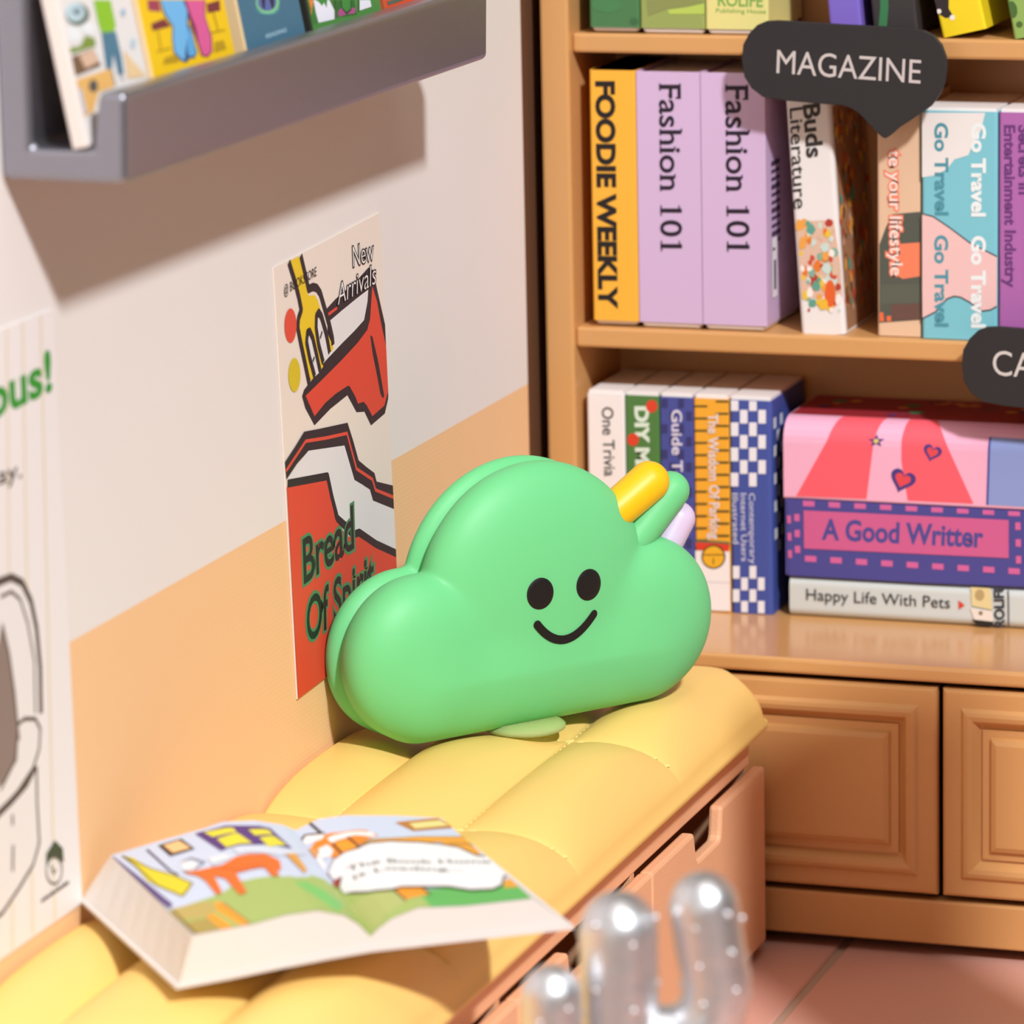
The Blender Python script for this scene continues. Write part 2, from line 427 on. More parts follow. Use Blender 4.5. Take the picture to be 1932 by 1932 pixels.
  ["p","#e6c03a",[[.3771,.8997],[.3759,.8958],[.3712,.8964],[.37,.8995],[.3721,.905],[.3763,.9054]]],
  ["p","#c8d8d0",[[.4013,.9257],[.4001,.9212],[.396,.9207],[.396,.9256],[.3969,.9294],[.4002,.9294]]],
  ["p","#d9b8a0",[[.4193,.9186],[.414,.911],[.4088,.9106],[.4072,.9183],[.4099,.9247],[.4149,.9239]]],
  ["p","#c8d8d0",[[.3764,.8321],[.3742,.8284],[.3693,.8285],[.3664,.8318],[.3702,.8357],[.3744,.8371]]],
  ["p","#c9523a",[[.3825,.852],[.3798,.8467],[.3764,.8464],[.3749,.8517],[.3767,.8548],[.381,.8554]]],
  ["p","#e07a30",[[.3896,.8473],[.386,.8418],[.3822,.842],[.3814,.847],[.3831,.8502],[.3868,.8526]]],
  ["p","#e6c03a",[[.3719,.8881],[.371,.885],[.3681,.8857],[.3661,.8879],[.3688,.8914],[.3712,.8918]]],
  ["p","#e07a30",[[.402,.856],[.3975,.8495],[.3927,.8487],[.3908,.8556],[.3936,.8594],[.3982,.8602]]],
  ["p","#c9523a",[[.4141,.8223],[.4129,.8164],[.4086,.818],[.4071,.8221],[.4093,.8259],[.4139,.8287]]],
  ["p","#c9523a",[[.4173,.8509],[.4136,.8434],[.408,.843],[.4071,.8506],[.4092,.8571],[.4157,.8568]]],
  ["p","#f0e6e0",[[.4073,.8503],[.4046,.8451],[.4005,.8474],[.3982,.8501],[.4007,.8545],[.4041,.8532]]],
  ["p","#f0e6e0",[[.4012,.8525],[.4,.8484],[.393,.8477],[.3901,.8522],[.3938,.8585],[.4006,.8573]]],
  ["p","#b43c30",[[.3926,.8478],[.3865,.84],[.382,.8405],[.3797,.8475],[.3831,.8524],[.3893,.8561]]],
  ["p","#d9b8a0",[[.3882,.8927],[.3871,.8899],[.3836,.8889],[.3829,.8926],[.384,.8963],[.3871,.8967]]],
  ["p","#5f9f8c",[[.4077,.8791],[.4049,.8755],[.4005,.8746],[.3998,.8789],[.4016,.8847],[.4053,.8851]]],
  ["p","#e8a24c",[[.3827,.9276],[.38,.922],[.3753,.9228],[.3712,.9273],[.3751,.9348],[.3807,.9337]]],
  ["p","#b43c30",[[.3913,.8552],[.3874,.8483],[.3804,.8476],[.3782,.8549],[.3813,.864],[.3872,.8615]]],
  ["p","#c8d8d0",[[.4083,.8563],[.4042,.8512],[.399,.852],[.3973,.856],[.4005,.8621],[.4045,.8609]]],
  ["p","#e8a24c",[[.3784,.9253],[.3745,.9198],[.3669,.9181],[.3642,.925],[.3678,.9341],[.3738,.9327]]],
  ["p","#c8d8d0",[[.4118,.848],[.4085,.8434],[.4029,.8433],[.4012,.8477],[.4036,.8533],[.4086,.8544]]],
  ["p","#b43c30",[[.4195,.8686],[.4172,.8643],[.4136,.864],[.4126,.8684],[.4142,.8716],[.4177,.8739]]],
  ["p","#c8d8d0",[[.4193,.8106],[.4172,.8076],[.4148,.8076],[.4145,.8105],[.4155,.8125],[.4172,.8131]]],
  ["p","#d9b8a0",[[.4037,.859],[.4009,.8546],[.3969,.8536],[.3952,.8588],[.396,.8638],[.4031,.8656]]],
  ["p","#e8a24c",[[.4079,.8411],[.4045,.8338],[.3978,.8354],[.3935,.8407],[.3995,.8463],[.4058,.8468]]],
  ["p","#e07a30",[[.4062,.882],[.4051,.8763],[.3978,.876],[.3945,.8816],[.3999,.8888],[.404,.8872]]],
  ["p","#b43c30",[[.4166,.9281],[.413,.9215],[.4079,.9217],[.4049,.9279],[.4092,.9334],[.4138,.9324]]],
  ["p","#c9523a",[[.4191,.8517],[.4153,.8451],[.4101,.845],[.4084,.8514],[.4106,.8553],[.4156,.8562]]],
  ["p","#e07a30",[[.4166,.9168],[.4149,.9147],[.4122,.9138],[.4112,.9167],[.413,.919],[.4151,.9201]]],
  ["p","#d9b8a0",[[.4059,.8197],[.4046,.8183],[.403,.8176],[.4021,.8196],[.4033,.8209],[.4048,.8215]]],
  ["p","#7fae9a",[[.4212,.888],[.4183,.8833],[.4122,.8812],[.4095,.8877],[.4138,.8952],[.4187,.8931]]],
  ["p","#e07a30",[[.3975,.8712],[.3928,.8624],[.3866,.8633],[.3846,.8709],[.3882,.8769],[.3934,.88]]],
  ["p","#e6c03a",[[.4072,.9131],[.4058,.9104],[.4028,.9096],[.4009,.9129],[.4035,.9162],[.4055,.9152]]],
  ["p","#e07a30",[[.3782,.8657],[.3758,.8576],[.3706,.8578],[.3687,.8655],[.3718,.8729],[.3759,.8706]]],
  ["p","#7fae9a",[[.3891,.9242],[.3855,.9192],[.3829,.9211],[.3815,.924],[.3823,.9287],[.3864,.9294]]],
  ["p","#e6c03a",[[.3985,.8482],[.3956,.8423],[.3898,.8418],[.389,.8479],[.3912,.8538],[.3961,.8539]]],
  ["p","#f0e6e0",[[.4213,.8255],[.4196,.8209],[.4136,.8177],[.4123,.8252],[.415,.8323],[.4201,.8328]]],
  ["p","#f0e6e0",[[.3735,.8682],[.3724,.8645],[.369,.8634],[.367,.868],[.3686,.8727],[.3724,.8717]]],
  ["p","#e6c03a",[[.3747,.8561],[.3719,.8528],[.3693,.8527],[.3678,.8559],[.37,.8597],[.3723,.8582]]],
  ["p","#e07a30",[[.387,.9064],[.3846,.9004],[.3797,.9011],[.3782,.9062],[.3809,.9123],[.3844,.9098]]],
  ["p","#e8a24c",[[.4138,.8607],[.4121,.8568],[.4081,.8568],[.4052,.8604],[.4091,.8669],[.4135,.864]]],
  ["p","#7fae9a",[[.3777,.8274],[.3772,.8246],[.3736,.8243],[.3718,.8273],[.3737,.8303],[.3771,.8297]]],
  ["p","#e8a24c",[[.4152,.8657],[.4134,.8579],[.408,.8603],[.4039,.8654],[.4087,.8729],[.4143,.8703]]],
  ["p","#d9b8a0",[[.4163,.918],[.4117,.9103],[.4058,.9102],[.4035,.9177],[.4068,.9227],[.4134,.9231]]],
  ["p","#e07a30",[[.4084,.9165],[.4059,.9121],[.4019,.9119],[.4017,.9163],[.403,.9209],[.4068,.9208]]],
  ["p","#b43c30",[[.3771,.8121],[.376,.8099],[.3742,.8097],[.3733,.8119],[.3748,.8148],[.3767,.8145]]],
  ["p","#c8d8d0",[[.3927,.8136],[.3923,.8112],[.3901,.8113],[.3897,.8136],[.3906,.8151],[.3923,.8163]]],
  ["p","#c8d8d0",[[.3809,.8515],[.3804,.8484],[.3752,.8465],[.3745,.8514],[.3755,.8557],[.3801,.856]]],
  ["p","#c9523a",[[.3848,.8403],[.3834,.8361],[.3812,.8366],[.3799,.8401],[.3817,.843],[.3845,.8423]]],
  ["p","#b43c30",[[.4095,.8854],[.4074,.8815],[.4029,.8801],[.4003,.8852],[.4037,.8891],[.4074,.8903]]],
  ["p","#f0e6e0",[[.4164,.8873],[.4134,.8815],[.4099,.8814],[.4067,.8871],[.4098,.8923],[.4142,.8923]]],
  ["p","#f0e6e0",[[.4019,.8232],[.3989,.8162],[.3945,.8168],[.3935,.8229],[.3957,.8299],[.4003,.8283]]],
  ["p","#c9523a",[[.4131,.879],[.4105,.8748],[.4076,.8762],[.4069,.8788],[.4083,.8831],[.4117,.8832]]],
  ["p","#b43c30",[[.4017,.8707],[.399,.8673],[.3958,.8666],[.3941,.8705],[.3964,.8733],[.3997,.8732]]],
  ["p","#7fae9a",[[.3792,.8503],[.3783,.847],[.3758,.8469],[.3739,.8502],[.3761,.8522],[.3781,.8529]]],
  ["p","#d9b8a0",[[.4028,.8422],[.4016,.8396],[.3988,.8376],[.3977,.842],[.3991,.8454],[.4025,.846]]],
  ["p","#e8a24c",[[.4186,.8443],[.4154,.8387],[.4118,.8411],[.4099,.8441],[.4125,.8471],[.417,.8481]]],
  ["p","#e8a24c",[[.4107,.8159],[.4088,.8125],[.4059,.8121],[.404,.8157],[.4066,.8181],[.409,.8195]]],
  ["p","#7fae9a",[[.4143,.866],[.4118,.8613],[.4085,.8609],[.407,.8658],[.4086,.8707],[.4123,.8702]]],
  ["p","#f0e6e0",[[.4159,.9066],[.4134,.9025],[.4106,.9041],[.4088,.9065],[.4116,.91],[.4145,.9103]]],
  ["p","#5f9f8c",[[.3842,.9274],[.383,.9237],[.3802,.9247],[.3788,.9273],[.3802,.9311],[.384,.932]]],
  ["p","#5f9f8c",[[.4148,.8393],[.413,.8359],[.4091,.8335],[.407,.8391],[.4099,.843],[.4137,.8442]]],
  ["p","#e8a24c",[[.3955,.83],[.3923,.8268],[.3885,.8249],[.3862,.8297],[.3894,.8339],[.3937,.8329]]],
  ["p","#7fae9a",[[.3983,.8837],[.3977,.8777],[.3923,.8798],[.391,.8835],[.3929,.8878],[.3982,.8889]]],
  ["p","#c9523a",[[.3887,.8819],[.3866,.878],[.3827,.8772],[.3815,.8817],[.3833,.8865],[.3863,.8851]]],
  ["p","#5f9f8c",[[.3936,.8438],[.391,.8379],[.3858,.8374],[.3808,.8434],[.3858,.8516],[.3917,.8494]]],
  ["p","#e6c03a",[[.378,.8327],[.3758,.8279],[.3698,.8255],[.3673,.8324],[.3704,.8391],[.3759,.8398]]],
  ["p","#c9523a",[[.3842,.8765],[.3836,.8723],[.3803,.873],[.3778,.8763],[.381,.8794],[.3838,.8808]]],
  ["p","#e07a30",[[.3931,.8198],[.3916,.8162],[.389,.8155],[.3874,.8196],[.3897,.823],[.3924,.8229]]],
  ["p","#b43c30",[[.4217,.8419],[.4198,.8382],[.4145,.837],[.4138,.8417],[.416,.8468],[.4199,.8465]]],
  ["p","#c8d8d0",[[.4184,.8514],[.4135,.8442],[.4087,.8454],[.406,.851],[.4086,.8567],[.4146,.8583]]],
  ["p","#e8a24c",[[.3855,.9113],[.3818,.907],[.3777,.9067],[.3761,.911],[.3782,.9166],[.383,.9162]]],
  ["p","#5f9f8c",[[.3872,.8216],[.3839,.8165],[.3764,.8165],[.3754,.8212],[.3777,.8265],[.3847,.8263]]],
  ["p","#e8a24c",[[.4083,.8845],[.4057,.8785],[.4002,.8778],[.3979,.8842],[.4007,.89],[.4071,.889]]],
  ["p","#7fae9a",[[.3872,.8628],[.3856,.8556],[.3809,.8574],[.3781,.8625],[.3806,.8692],[.3864,.8676]]],
  ["p","#f0e6e0",[[.3845,.8677],[.3818,.8648],[.3776,.8639],[.3761,.8675],[.3778,.8708],[.3814,.8705]]],
  ["p","#e6c03a",[[.4135,.8403],[.4115,.8378],[.4084,.8363],[.4079,.8402],[.4089,.8428],[.4116,.8438]]],
  ["p","#c8d8d0",[[.3887,.915],[.3851,.9123],[.3812,.9104],[.3797,.9148],[.3827,.9194],[.3862,.9178]]],
  ["p","#e8a24c",[[.4189,.8646],[.4161,.8581],[.4111,.8598],[.411,.8644],[.412,.8685],[.4173,.8714]]],
  ["p","#e6c03a",[[.3962,.8559],[.3938,.8532],[.3909,.8524],[.3906,.8557],[.3915,.8585],[.3939,.8579]]],
  ["p","#e8a24c",[[.4082,.8424],[.404,.8376],[.3974,.8355],[.394,.842],[.3997,.8466],[.4043,.8494]]],
  ["p","#e8a24c",[[.3788,.9025],[.3763,.8957],[.3686,.8936],[.3683,.9022],[.3708,.91],[.3767,.9098]]],
  ["p","#c8d8d0",[[.4094,.896],[.4076,.8903],[.4006,.889],[.3957,.8957],[.4009,.9016],[.4088,.9008]]],
  ["p","#d9b8a0",[[.4019,.9106],[.4004,.9046],[.396,.907],[.3936,.9104],[.3961,.9143],[.402,.9146]]],
  ["p","#c8d8d0",[[.4144,.9054],[.4137,.9012],[.4103,.9027],[.4088,.9053],[.4112,.9091],[.4138,.9093]]],
  ["p","#e6c03a",[[.3909,.8226],[.3892,.8201],[.3866,.8186],[.3858,.8224],[.3869,.8265],[.3902,.8267]]],
  ["p","#c8d8d0",[[.4104,.868],[.4069,.8597],[.4001,.8612],[.3959,.8676],[.4013,.8746],[.407,.8743]]],
  ["p","#c9523a",[[.418,.8578],[.4147,.852],[.4095,.8533],[.4066,.8574],[.4102,.8633],[.4144,.8622]]],
  ["p","#5f9f8c",[[.3922,.9193],[.3875,.9132],[.3823,.9144],[.3791,.919],[.3832,.9271],[.3888,.9262]]],
  ["p","#e6c03a",[[.4123,.9135],[.4105,.9087],[.4061,.9085],[.4041,.9133],[.4071,.917],[.4117,.9187]]],
  ["p","#5f9f8c",[[.395,.8527],[.3929,.849],[.3903,.8505],[.3887,.8525],[.3909,.8559],[.3936,.8559]]],
  ["p","#d9b8a0",[[.4224,.866],[.4183,.8575],[.4109,.8585],[.4107,.8657],[.4125,.8736],[.4191,.8737]]],
  ["p","#c8d8d0",[[.3929,.9024],[.3888,.8983],[.3847,.8963],[.3848,.9022],[.3861,.9078],[.3901,.9065]]],
  ["p","#f0e6e0",[[.4103,.812],[.4078,.8086],[.4042,.8075],[.4023,.8118],[.4048,.8152],[.4079,.815]]],
  ["p","#e6c03a",[[.4047,.8144],[.4036,.8102],[.4008,.8114],[.3997,.8143],[.4014,.8179],[.4041,.8173]]],
  ["p","#f0e6e0",[[.3834,.8361],[.381,.8291],[.3744,.83],[.3741,.8358],[.3767,.8424],[.3809,.8428]]],
  ["p","#e2622c",[[.4132,.8338],[.4124,.828],[.4111,.8229],[.4092,.8187],[.407,.816],[.4047,.815],[.4025,.8159],[.4006,.8184],[.3993,.8224],[.3986,.8276],[.3987,.8333],[.3994,.839],[.4008,.8442],[.4027,.8483],[.4049,.851],[.4072,.852],[.4094,.8511],[.4112,.8486],[.4126,.8446],[.4132,.8394]]],
  ["p","#e9b73c",[[.4021,.8199],[.4016,.8175],[.4005,.8153],[.399,.8135],[.3971,.8123],[.395,.8118],[.393,.8122],[.3913,.8132],[.3899,.8149],[.3892,.817],[.389,.8194],[.3895,.8219],[.3906,.8241],[.3921,.8259],[.394,.827],[.3961,.8275],[.3981,.8272],[.3998,.8261],[.4012,.8245],[.4019,.8223]]],
 ],
 'lifestyle': [
  ["p","#55584f",[[.4698,.9001],[.4785,.9229],[.4871,.9407],[.5264,.9453],[.5275,.8018],[.4694,.7955]]],
  ["p","#5c5f54",[[.471,.8465],[.5276,.8498],[.5275,.8244],[.4709,.821]]],
  ["p","#6a4c44",[[.4853,.8208],[.5275,.8237],[.5275,.8018],[.4866,.7996]]],
  ["p","#f4835f",[[.487,.9006],[.5249,.9046],[.5248,.8596],[.5012,.8553],[.4869,.8633]]],
  ["p","#ef6d40",[[.4701,.8097],[.4745,.8098],[.4758,.7978],[.4701,.7976]]],
  ["p","#ef6d40",[[.4795,.805],[.4852,.8053],[.4852,.7982],[.4794,.798]]],
  ["t","#f4876a","te your lifestyle",[.4832,1.0252],[.4854,.8597],[.4988,1.0255],.1,"o"],
  ["t","#f6e4dc","te your lifestyle",[.4832,1.0252],[.4854,.8597],[.4988,1.0255],.01,""],
 ],
 'gotravel': [
  ["p","#e8e2e0",[[.5274,1.0762],[.6133,1.078],[.6077,1.0551],[.5979,1.039],[.5909,1.0222],[.5725,1.0162],[.5626,1.0034],[.5471,.9947],[.5279,.9914]]],
  ["p","#eac0bf",[[.5285,.9439],[.5441,.9402],[.5654,.9268],[.5937,.9067],[.6135,.8975],[.6305,.8896],[.6306,.8252],[.6207,.8193],[.6094,.8174],[.5938,.8281],[.581,.8347],[.5725,.8358],[.5625,.832],[.5468,.8138],[.5296,.8047]]],
  ["s","#3a3a44",.00182,[[.5285,.9439],[.5441,.9402],[.5654,.9268],[.5937,.9067],[.6135,.8975],[.6305,.8896]]],
  ["s","#3a3a44",.00184,[[.5296,.8047],[.5468,.8138],[.5625,.832],[.5725,.8358],[.581,.8347],[.5938,.8281],[.6094,.8174],[.6207,.8193],[.6306,.8252]]],
  ["t","#4f93a4","Go Travel",[.5464,1.0628],[.547,.9431],[.5634,1.0631],.03,""],
  ["t","#4f93a4","Go Travel",[.5462,.915],[.5468,.7955],[.5633,.9155],.03,""],
  ["t","#e8eef0","Go Travel",[.5958,1.0631],[.5958,.943],[.6134,1.0635],.04,""],
  ["t","#e8eef0","Go Travel",[.5958,.9151],[.5959,.7958],[.6135,.9157],.04,""],
 ],
 'entertain': [
  ["t","#6a3a78","Entertainment Industry",[.6386,1.062],[.6404,.8508],[.6526,1.0623],.03,""],
  ["t","#6a3a78","Secrets in",[.6575,1.0624],[.6584,.9733],[.6735,1.0628],.03,""],
 ],
 'trivia': [
  ["t","#2c2624","One Trivia",[.0842,.6665],[.0863,.5713],[.1,.6672],.01,""],
 ],
 'diy': [
  ["t","#d9e8d8","DIY Making",[.1316,.6685],[.1316,.5279],[.1496,.6693],.05,""],
  ["p","#d8452e",[[.1631,.6713],[.1626,.6686],[.1614,.6661],[.1596,.6641],[.1573,.6627],[.1547,.6622],[.1522,.6625],[.1499,.6637],[.1481,.6655],[.147,.6679],[.1466,.6706],[.1471,.6733],[.1483,.6758],[.1501,.6778],[.1524,.6791],[.155,.6797],[.1575,.6794],[.1598,.6782],[.1616,.6764],[.1627,.674]]],
  ["p","#d8452e",[[.1361,.6242],[.1357,.6215],[.1345,.619],[.1326,.6169],[.1303,.6156],[.1277,.615],[.1252,.6153],[.1229,.6165],[.1211,.6183],[.1199,.6207],[.1196,.6234],[.12,.6262],[.1213,.6287],[.1231,.6307],[.1254,.632],[.128,.6326],[.1305,.6323],[.1328,.6311],[.1346,.6293],[.1358,.6269]]],
  ["p","#d8452e",[[.1615,.5698],[.1611,.567],[.1599,.5645],[.158,.5625],[.1557,.5611],[.1531,.5606],[.1506,.5609],[.1483,.562],[.1465,.5639],[.1454,.5663],[.145,.569],[.1455,.5717],[.1467,.5742],[.1485,.5763],[.1508,.5776],[.1534,.5782],[.156,.5779],[.1582,.5767],[.16,.5749],[.1612,.5725]]],
 ],
 'guide': [
  ["p","#3a3a70",[[.1692,.6817],[.1774,.6821],[.1772,.6697],[.169,.6694]]],
  ["p","#3a3a70",[[.1923,.6827],[.2005,.683],[.2003,.6707],[.1922,.6704]]],
  ["p","#3a3a70",[[.1801,.6648],[.1884,.6651],[.1882,.6527],[.18,.6524]]],
  ["p","#3a3a70",[[.2033,.6657],[.2114,.6661],[.2113,.6537],[.2031,.6534]]],
  ["p","#3a3a70",[[.1687,.6468],[.1769,.6472],[.1767,.6348],[.1685,.6344]]],
  ["p","#3a3a70",[[.1918,.6478],[.2,.6482],[.1999,.6358],[.1917,.6354]]],
  ["p","#3a3a70",[[.1796,.6298],[.1879,.6302],[.1877,.6178],[.1795,.6174]]],
  ["p","#3a3a70",[[.2028,.6308],[.211,.6312],[.2108,.6188],[.2026,.6184]]],
  ["p","#3a3a70",[[.1682,.6118],[.1764,.6121],[.1762,.5997],[.168,.5993]]],
  ["p","#3a3a70",[[.1913,.6128],[.1995,.6132],[.1994,.6008],[.1912,.6004]]],
  ["p","#3a3a70",[[.1791,.5947],[.1874,.5951],[.1872,.5827],[.1789,.5823]]],
  ["p","#3a3a70",[[.2023,.5958],[.2105,.5962],[.2103,.5838],[.2021,.5834]]],
  ["p","#3a3a70",[[.1676,.5766],[.1759,.577],[.1757,.5646],[.1674,.5642]]],
  ["p","#3a3a70",[[.1908,.5778],[.1991,.5781],[.1989,.5657],[.1907,.5653]]],
  ["p","#3a3a70",[[.1786,.5596],[.1869,.56],[.1867,.5475],[.1784,.5471]]],
  ["p","#3a3a70",[[.2018,.5607],[.21,.5611],[.2099,.5487],[.2016,.5483]]],
  ["p","#3a3a70",[[.1671,.5414],[.1754,.5418],[.1752,.5294],[.1669,.5289]]],
  ["p","#3a3a70",[[.1903,.5426],[.1986,.543],[.1984,.5305],[.1902,.5301]]],
  ["p","#3a3a70",[[.1781,.5244],[.1863,.5248],[.1862,.5123],[.1779,.5119]]],
  ["p","#3a3a70",[[.2013,.5256],[.2096,.526],[.2094,.5135],[.2012,.5131]]],
  ["p","#3a3a70",[[.1666,.5061],[.1748,.5066],[.1747,.4941],[.1664,.4936]]],
  ["p","#3a3a70",[[.1898,.5073],[.1981,.5078],[.1979,.4953],[.1897,.4948]]],
  ["p","#3a3a70",[[.1776,.4891],[.1858,.4895],[.1857,.477],[.1774,.4765]]],
  ["p","#3a3a70",[[.2008,.4903],[.2091,.4907],[.2089,.4782],[.2007,.4778]]],
  ["p","#3a3a70",[[.166,.4708],[.1743,.4712],[.1741,.4587],[.1659,.4582]]],
  ["p","#3a3a70",[[.1893,.472],[.1976,.4725],[.1974,.4599],[.1892,.4595]]],
  ["p","#3a3a70",[[.1771,.4537],[.1853,.4541],[.1852,.4415],[.1769,.4411]]],
  ["p","#3a3a70",[[.2004,.4549],[.2086,.4554],[.2084,.4428],[.2002,.4424]]],
  ["p","#3a3a70",[[.1655,.4353],[.1738,.4357],[.1736,.4232],[.1653,.4227]]],
  ["p","#3a3a70",[[.1888,.4366],[.1971,.437],[.1969,.4245],[.1887,.424]]],
  ["p","#3a3a70",[[.1765,.4182],[.1848,.4186],[.1847,.406],[.1764,.4056]]],
  ["p","#3a3a70",[[.1999,.4195],[.2081,.4199],[.208,.4074],[.1997,.4069]]],
  ["t","#dcd6ea","Guide To Style",[.1832,.6671],[.1832,.5121],[.1973,.6677],.02,""],
 ],
 'wisdom': [
  ["s","#4c4a2a",.00261,[[.2138,.6735],[.2331,.6743]]],
  ["s","#4c4a2a",.00261,[[.245,.6813],[.2643,.6821]]],
  ["s","#4c4a2a",.00262,[[.2135,.6568],[.2329,.6576]]],
  ["s","#4c4a2a",.00261,[[.2448,.6646],[.2641,.6655]]],
  ["s","#4c4a2a",.00262,[[.2133,.64],[.2327,.6409]]],
  ["s","#4c4a2a",.00261,[[.2446,.648],[.2639,.6488]]],
  ["s","#4c4a2a",.00262,[[.2131,.6233],[.2324,.6242]]],
  ["s","#4c4a2a",.00262,[[.2444,.6312],[.2637,.6321]]],
  ["s","#4c4a2a",.00263,[[.2129,.6065],[.2322,.6074]]],
  ["s","#4c4a2a",.00262,[[.2442,.6145],[.2635,.6154]]],
  ["s","#4c4a2a",.00263,[[.2127,.5897],[.232,.5907]]],
  ["s","#4c4a2a",.00262,[[.244,.5978],[.2633,.5987]]],
  ["s","#4c4a2a",.00263,[[.2124,.5729],[.2318,.5739]]],
  ["s","#4c4a2a",.00263,[[.2438,.581],[.2631,.5819]]],
  ["s","#4c4a2a",.00264,[[.2122,.5561],[.2316,.5571]]],
  ["s","#4c4a2a",.00263,[[.2436,.5642],[.2629,.5652]]],
  ["s","#4c4a2a",.00264,[[.212,.5393],[.2314,.5402]]],
  ["s","#4c4a2a",.00263,[[.2434,.5474],[.2627,.5484]]],
  ["s","#4c4a2a",.00264,[[.2117,.5224],[.2312,.5234]]],
  ["s","#4c4a2a",.00264,[[.2432,.5306],[.2625,.5316]]],
  ["s","#4c4a2a",.00264,[[.2115,.5055],[.231,.5065]]],
  ["s","#4c4a2a",.00264,[[.243,.5138],[.2623,.5147]]],
  ["s","#4c4a2a",.00265,[[.2113,.4886],[.2307,.4897]]],
  ["s","#4c4a2a",.00264,[[.2428,.4969],[.2621,.4979]]],
  ["s","#4c4a2a",.00265,[[.2111,.4717],[.2305,.4727]]],
  ["s","#4c4a2a",.00264,[[.2426,.48],[.2619,.481]]],
  ["p","#5a6a50",[[.2113,.4894],[.2635,.4892],[.2634,.4818],[.2112,.4805]]],
  ["p","#d8402c",[[.2143,.4866],[.2627,.4862],[.2604,.4758],[.2156,.4764]]],
  ["p","#efe8ea",[[.2119,.4747],[.2634,.476],[.2639,.3936],[.2115,.392]]],
  ["p","#4a3a28",[[.2566,.4683],[.2557,.463],[.2532,.4582],[.2493,.4542],[.2445,.4515],[.2392,.4504],[.2339,.451],[.2291,.4531],[.2254,.4566],[.223,.4612],[.2222,.4664],[.2231,.4717],[.2256,.4765],[.2295,.4805],[.2343,.4831],[.2396,.4842],[.2449,.4837],[.2497,.4816],[.2534,.478],[.2558,.4734]]],
  ["p","#eab02e",[[.2543,.4681],[.2536,.4636],[.2514,.4594],[.248,.4559],[.2439,.4536],[.2392,.4526],[.2346,.4531],[.2305,.455],[.2272,.458],[.2251,.462],[.2245,.4665],[.2253,.4711],[.2274,.4753],[.2308,.4788],[.235,.4811],[.2396,.482],[.2442,.4816],[.2483,.4797],[.2516,.4766],[.2537,.4727]]],
  ["s","#4a3a28",.00147,[[.2245,.4695],[.2544,.4711]]],
  ["s","#4a3a28",.00147,[[.2394,.4659],[.2393,.457]]],
  ["s","#c9c2c8",.00111,[[.2113,.4319],[.2636,.4326]]],
  ["t","#e6dcdc","The Wisdom Of Parking",[.2344,.6642],[.2352,.4921],[.2478,.6648],.02,""],
 ],
 'check': [
  ["p","#e9e6ee",[[.2662,.688],[.2767,.6884],[.2765,.6698],[.266,.6694]]],
  ["p","#e9e6ee",[[.2916,.689],[.3021,.6895],[.3019,.6709],[.2914,.6705]]],
  ["p","#e9e6ee",[[.2787,.6714],[.2892,.6718],[.289,.6532],[.2785,.6528]]],
  ["p","#e9e6ee",[[.3042,.6725],[.3146,.6729],[.3145,.6543],[.304,.6539]]],
  ["p","#e9e6ee",[[.2658,.6536],[.2763,.6541],[.2761,.6355],[.2656,.635]]],
  ["p","#e9e6ee",[[.2913,.6548],[.3018,.6552],[.3016,.6366],[.2911,.6361]]],
  ["p","#e9e6ee",[[.2783,.637],[.2889,.6375],[.2887,.6188],[.2781,.6184]]],
  ["p","#e9e6ee",[[.3038,.6382],[.3143,.6386],[.3141,.62],[.3036,.6195]]],
  ["p","#e9e6ee",[[.2654,.6192],[.2759,.6197],[.2757,.601],[.2652,.6005]]],
  ["p","#e9e6ee",[[.2909,.6204],[.3014,.6209],[.3012,.6022],[.2907,.6017]]],
  ["p","#e9e6ee",[[.278,.6026],[.2885,.6031],[.2883,.5844],[.2778,.5839]]],
  ["p","#e9e6ee",[[.3035,.6038],[.314,.6043],[.3138,.5856],[.3033,.5851]]],
  ["p","#e9e6ee",[[.265,.5847],[.2756,.5852],[.2753,.5665],[.2648,.566]]],
  ["p","#e9e6ee",[[.2905,.5859],[.3011,.5864],[.3009,.5677],[.2903,.5672]]],
  ["p","#e9e6ee",[[.2665,.4563],[.276,.4568],[.2758,.4392],[.2663,.4387]]],
  ["p","#e9e6ee",[[.2899,.4576],[.2994,.4581],[.2992,.4405],[.2897,.44]]],
  ["p","#e9e6ee",[[.278,.4408],[.2875,.4413],[.2873,.4237],[.2778,.4231]]],
  ["p","#e9e6ee",[[.3015,.4421],[.3109,.4426],[.3107,.425],[.3013,.4245]]],
  ["p","#e9e6ee",[[.2661,.424],[.2756,.4245],[.2754,.4068],[.2659,.4063]]],
  ["p","#e9e6ee",[[.2896,.4253],[.2991,.4258],[.2989,.4082],[.2894,.4076]]],
  ["p","#e9e6ee",[[.2777,.4084],[.2872,.409],[.287,.3913],[.2775,.3907]]],
  ["p","#e9e6ee",[[.3011,.4098],[.3106,.4103],[.3104,.3926],[.301,.3921]]],
  ["t","#c9cbe6","Illustrated",[.2665,.5566],[.2672,.4872],[.2747,.557],.01,""],
  ["t","#c9cbe6","Internet Users",[.2784,.5572],[.2788,.4636],[.2865,.5576],.01,""],
  ["t","#c9cbe6","Contemporary",[.2902,.5578],[.2907,.4606],[.2984,.5582],.01,""],
 ],
 'check_side': [
  ["p","#d8dcec",[[.3187,.675],[.3239,.6767],[.3237,.6608],[.3186,.6592]]],
  ["p","#d8dcec",[[.3251,.6479],[.3302,.6496],[.3301,.6337],[.3249,.632]]],
  ["p","#d8dcec",[[.3182,.6201],[.3234,.6218],[.3232,.6058],[.318,.6041]]],
  ["p","#d8dcec",[[.3246,.5928],[.3297,.5945],[.3296,.5786],[.3244,.5769]]],
  ["p","#d8dcec",[[.3177,.5649],[.3228,.5666],[.3227,.5506],[.3175,.5489]]],
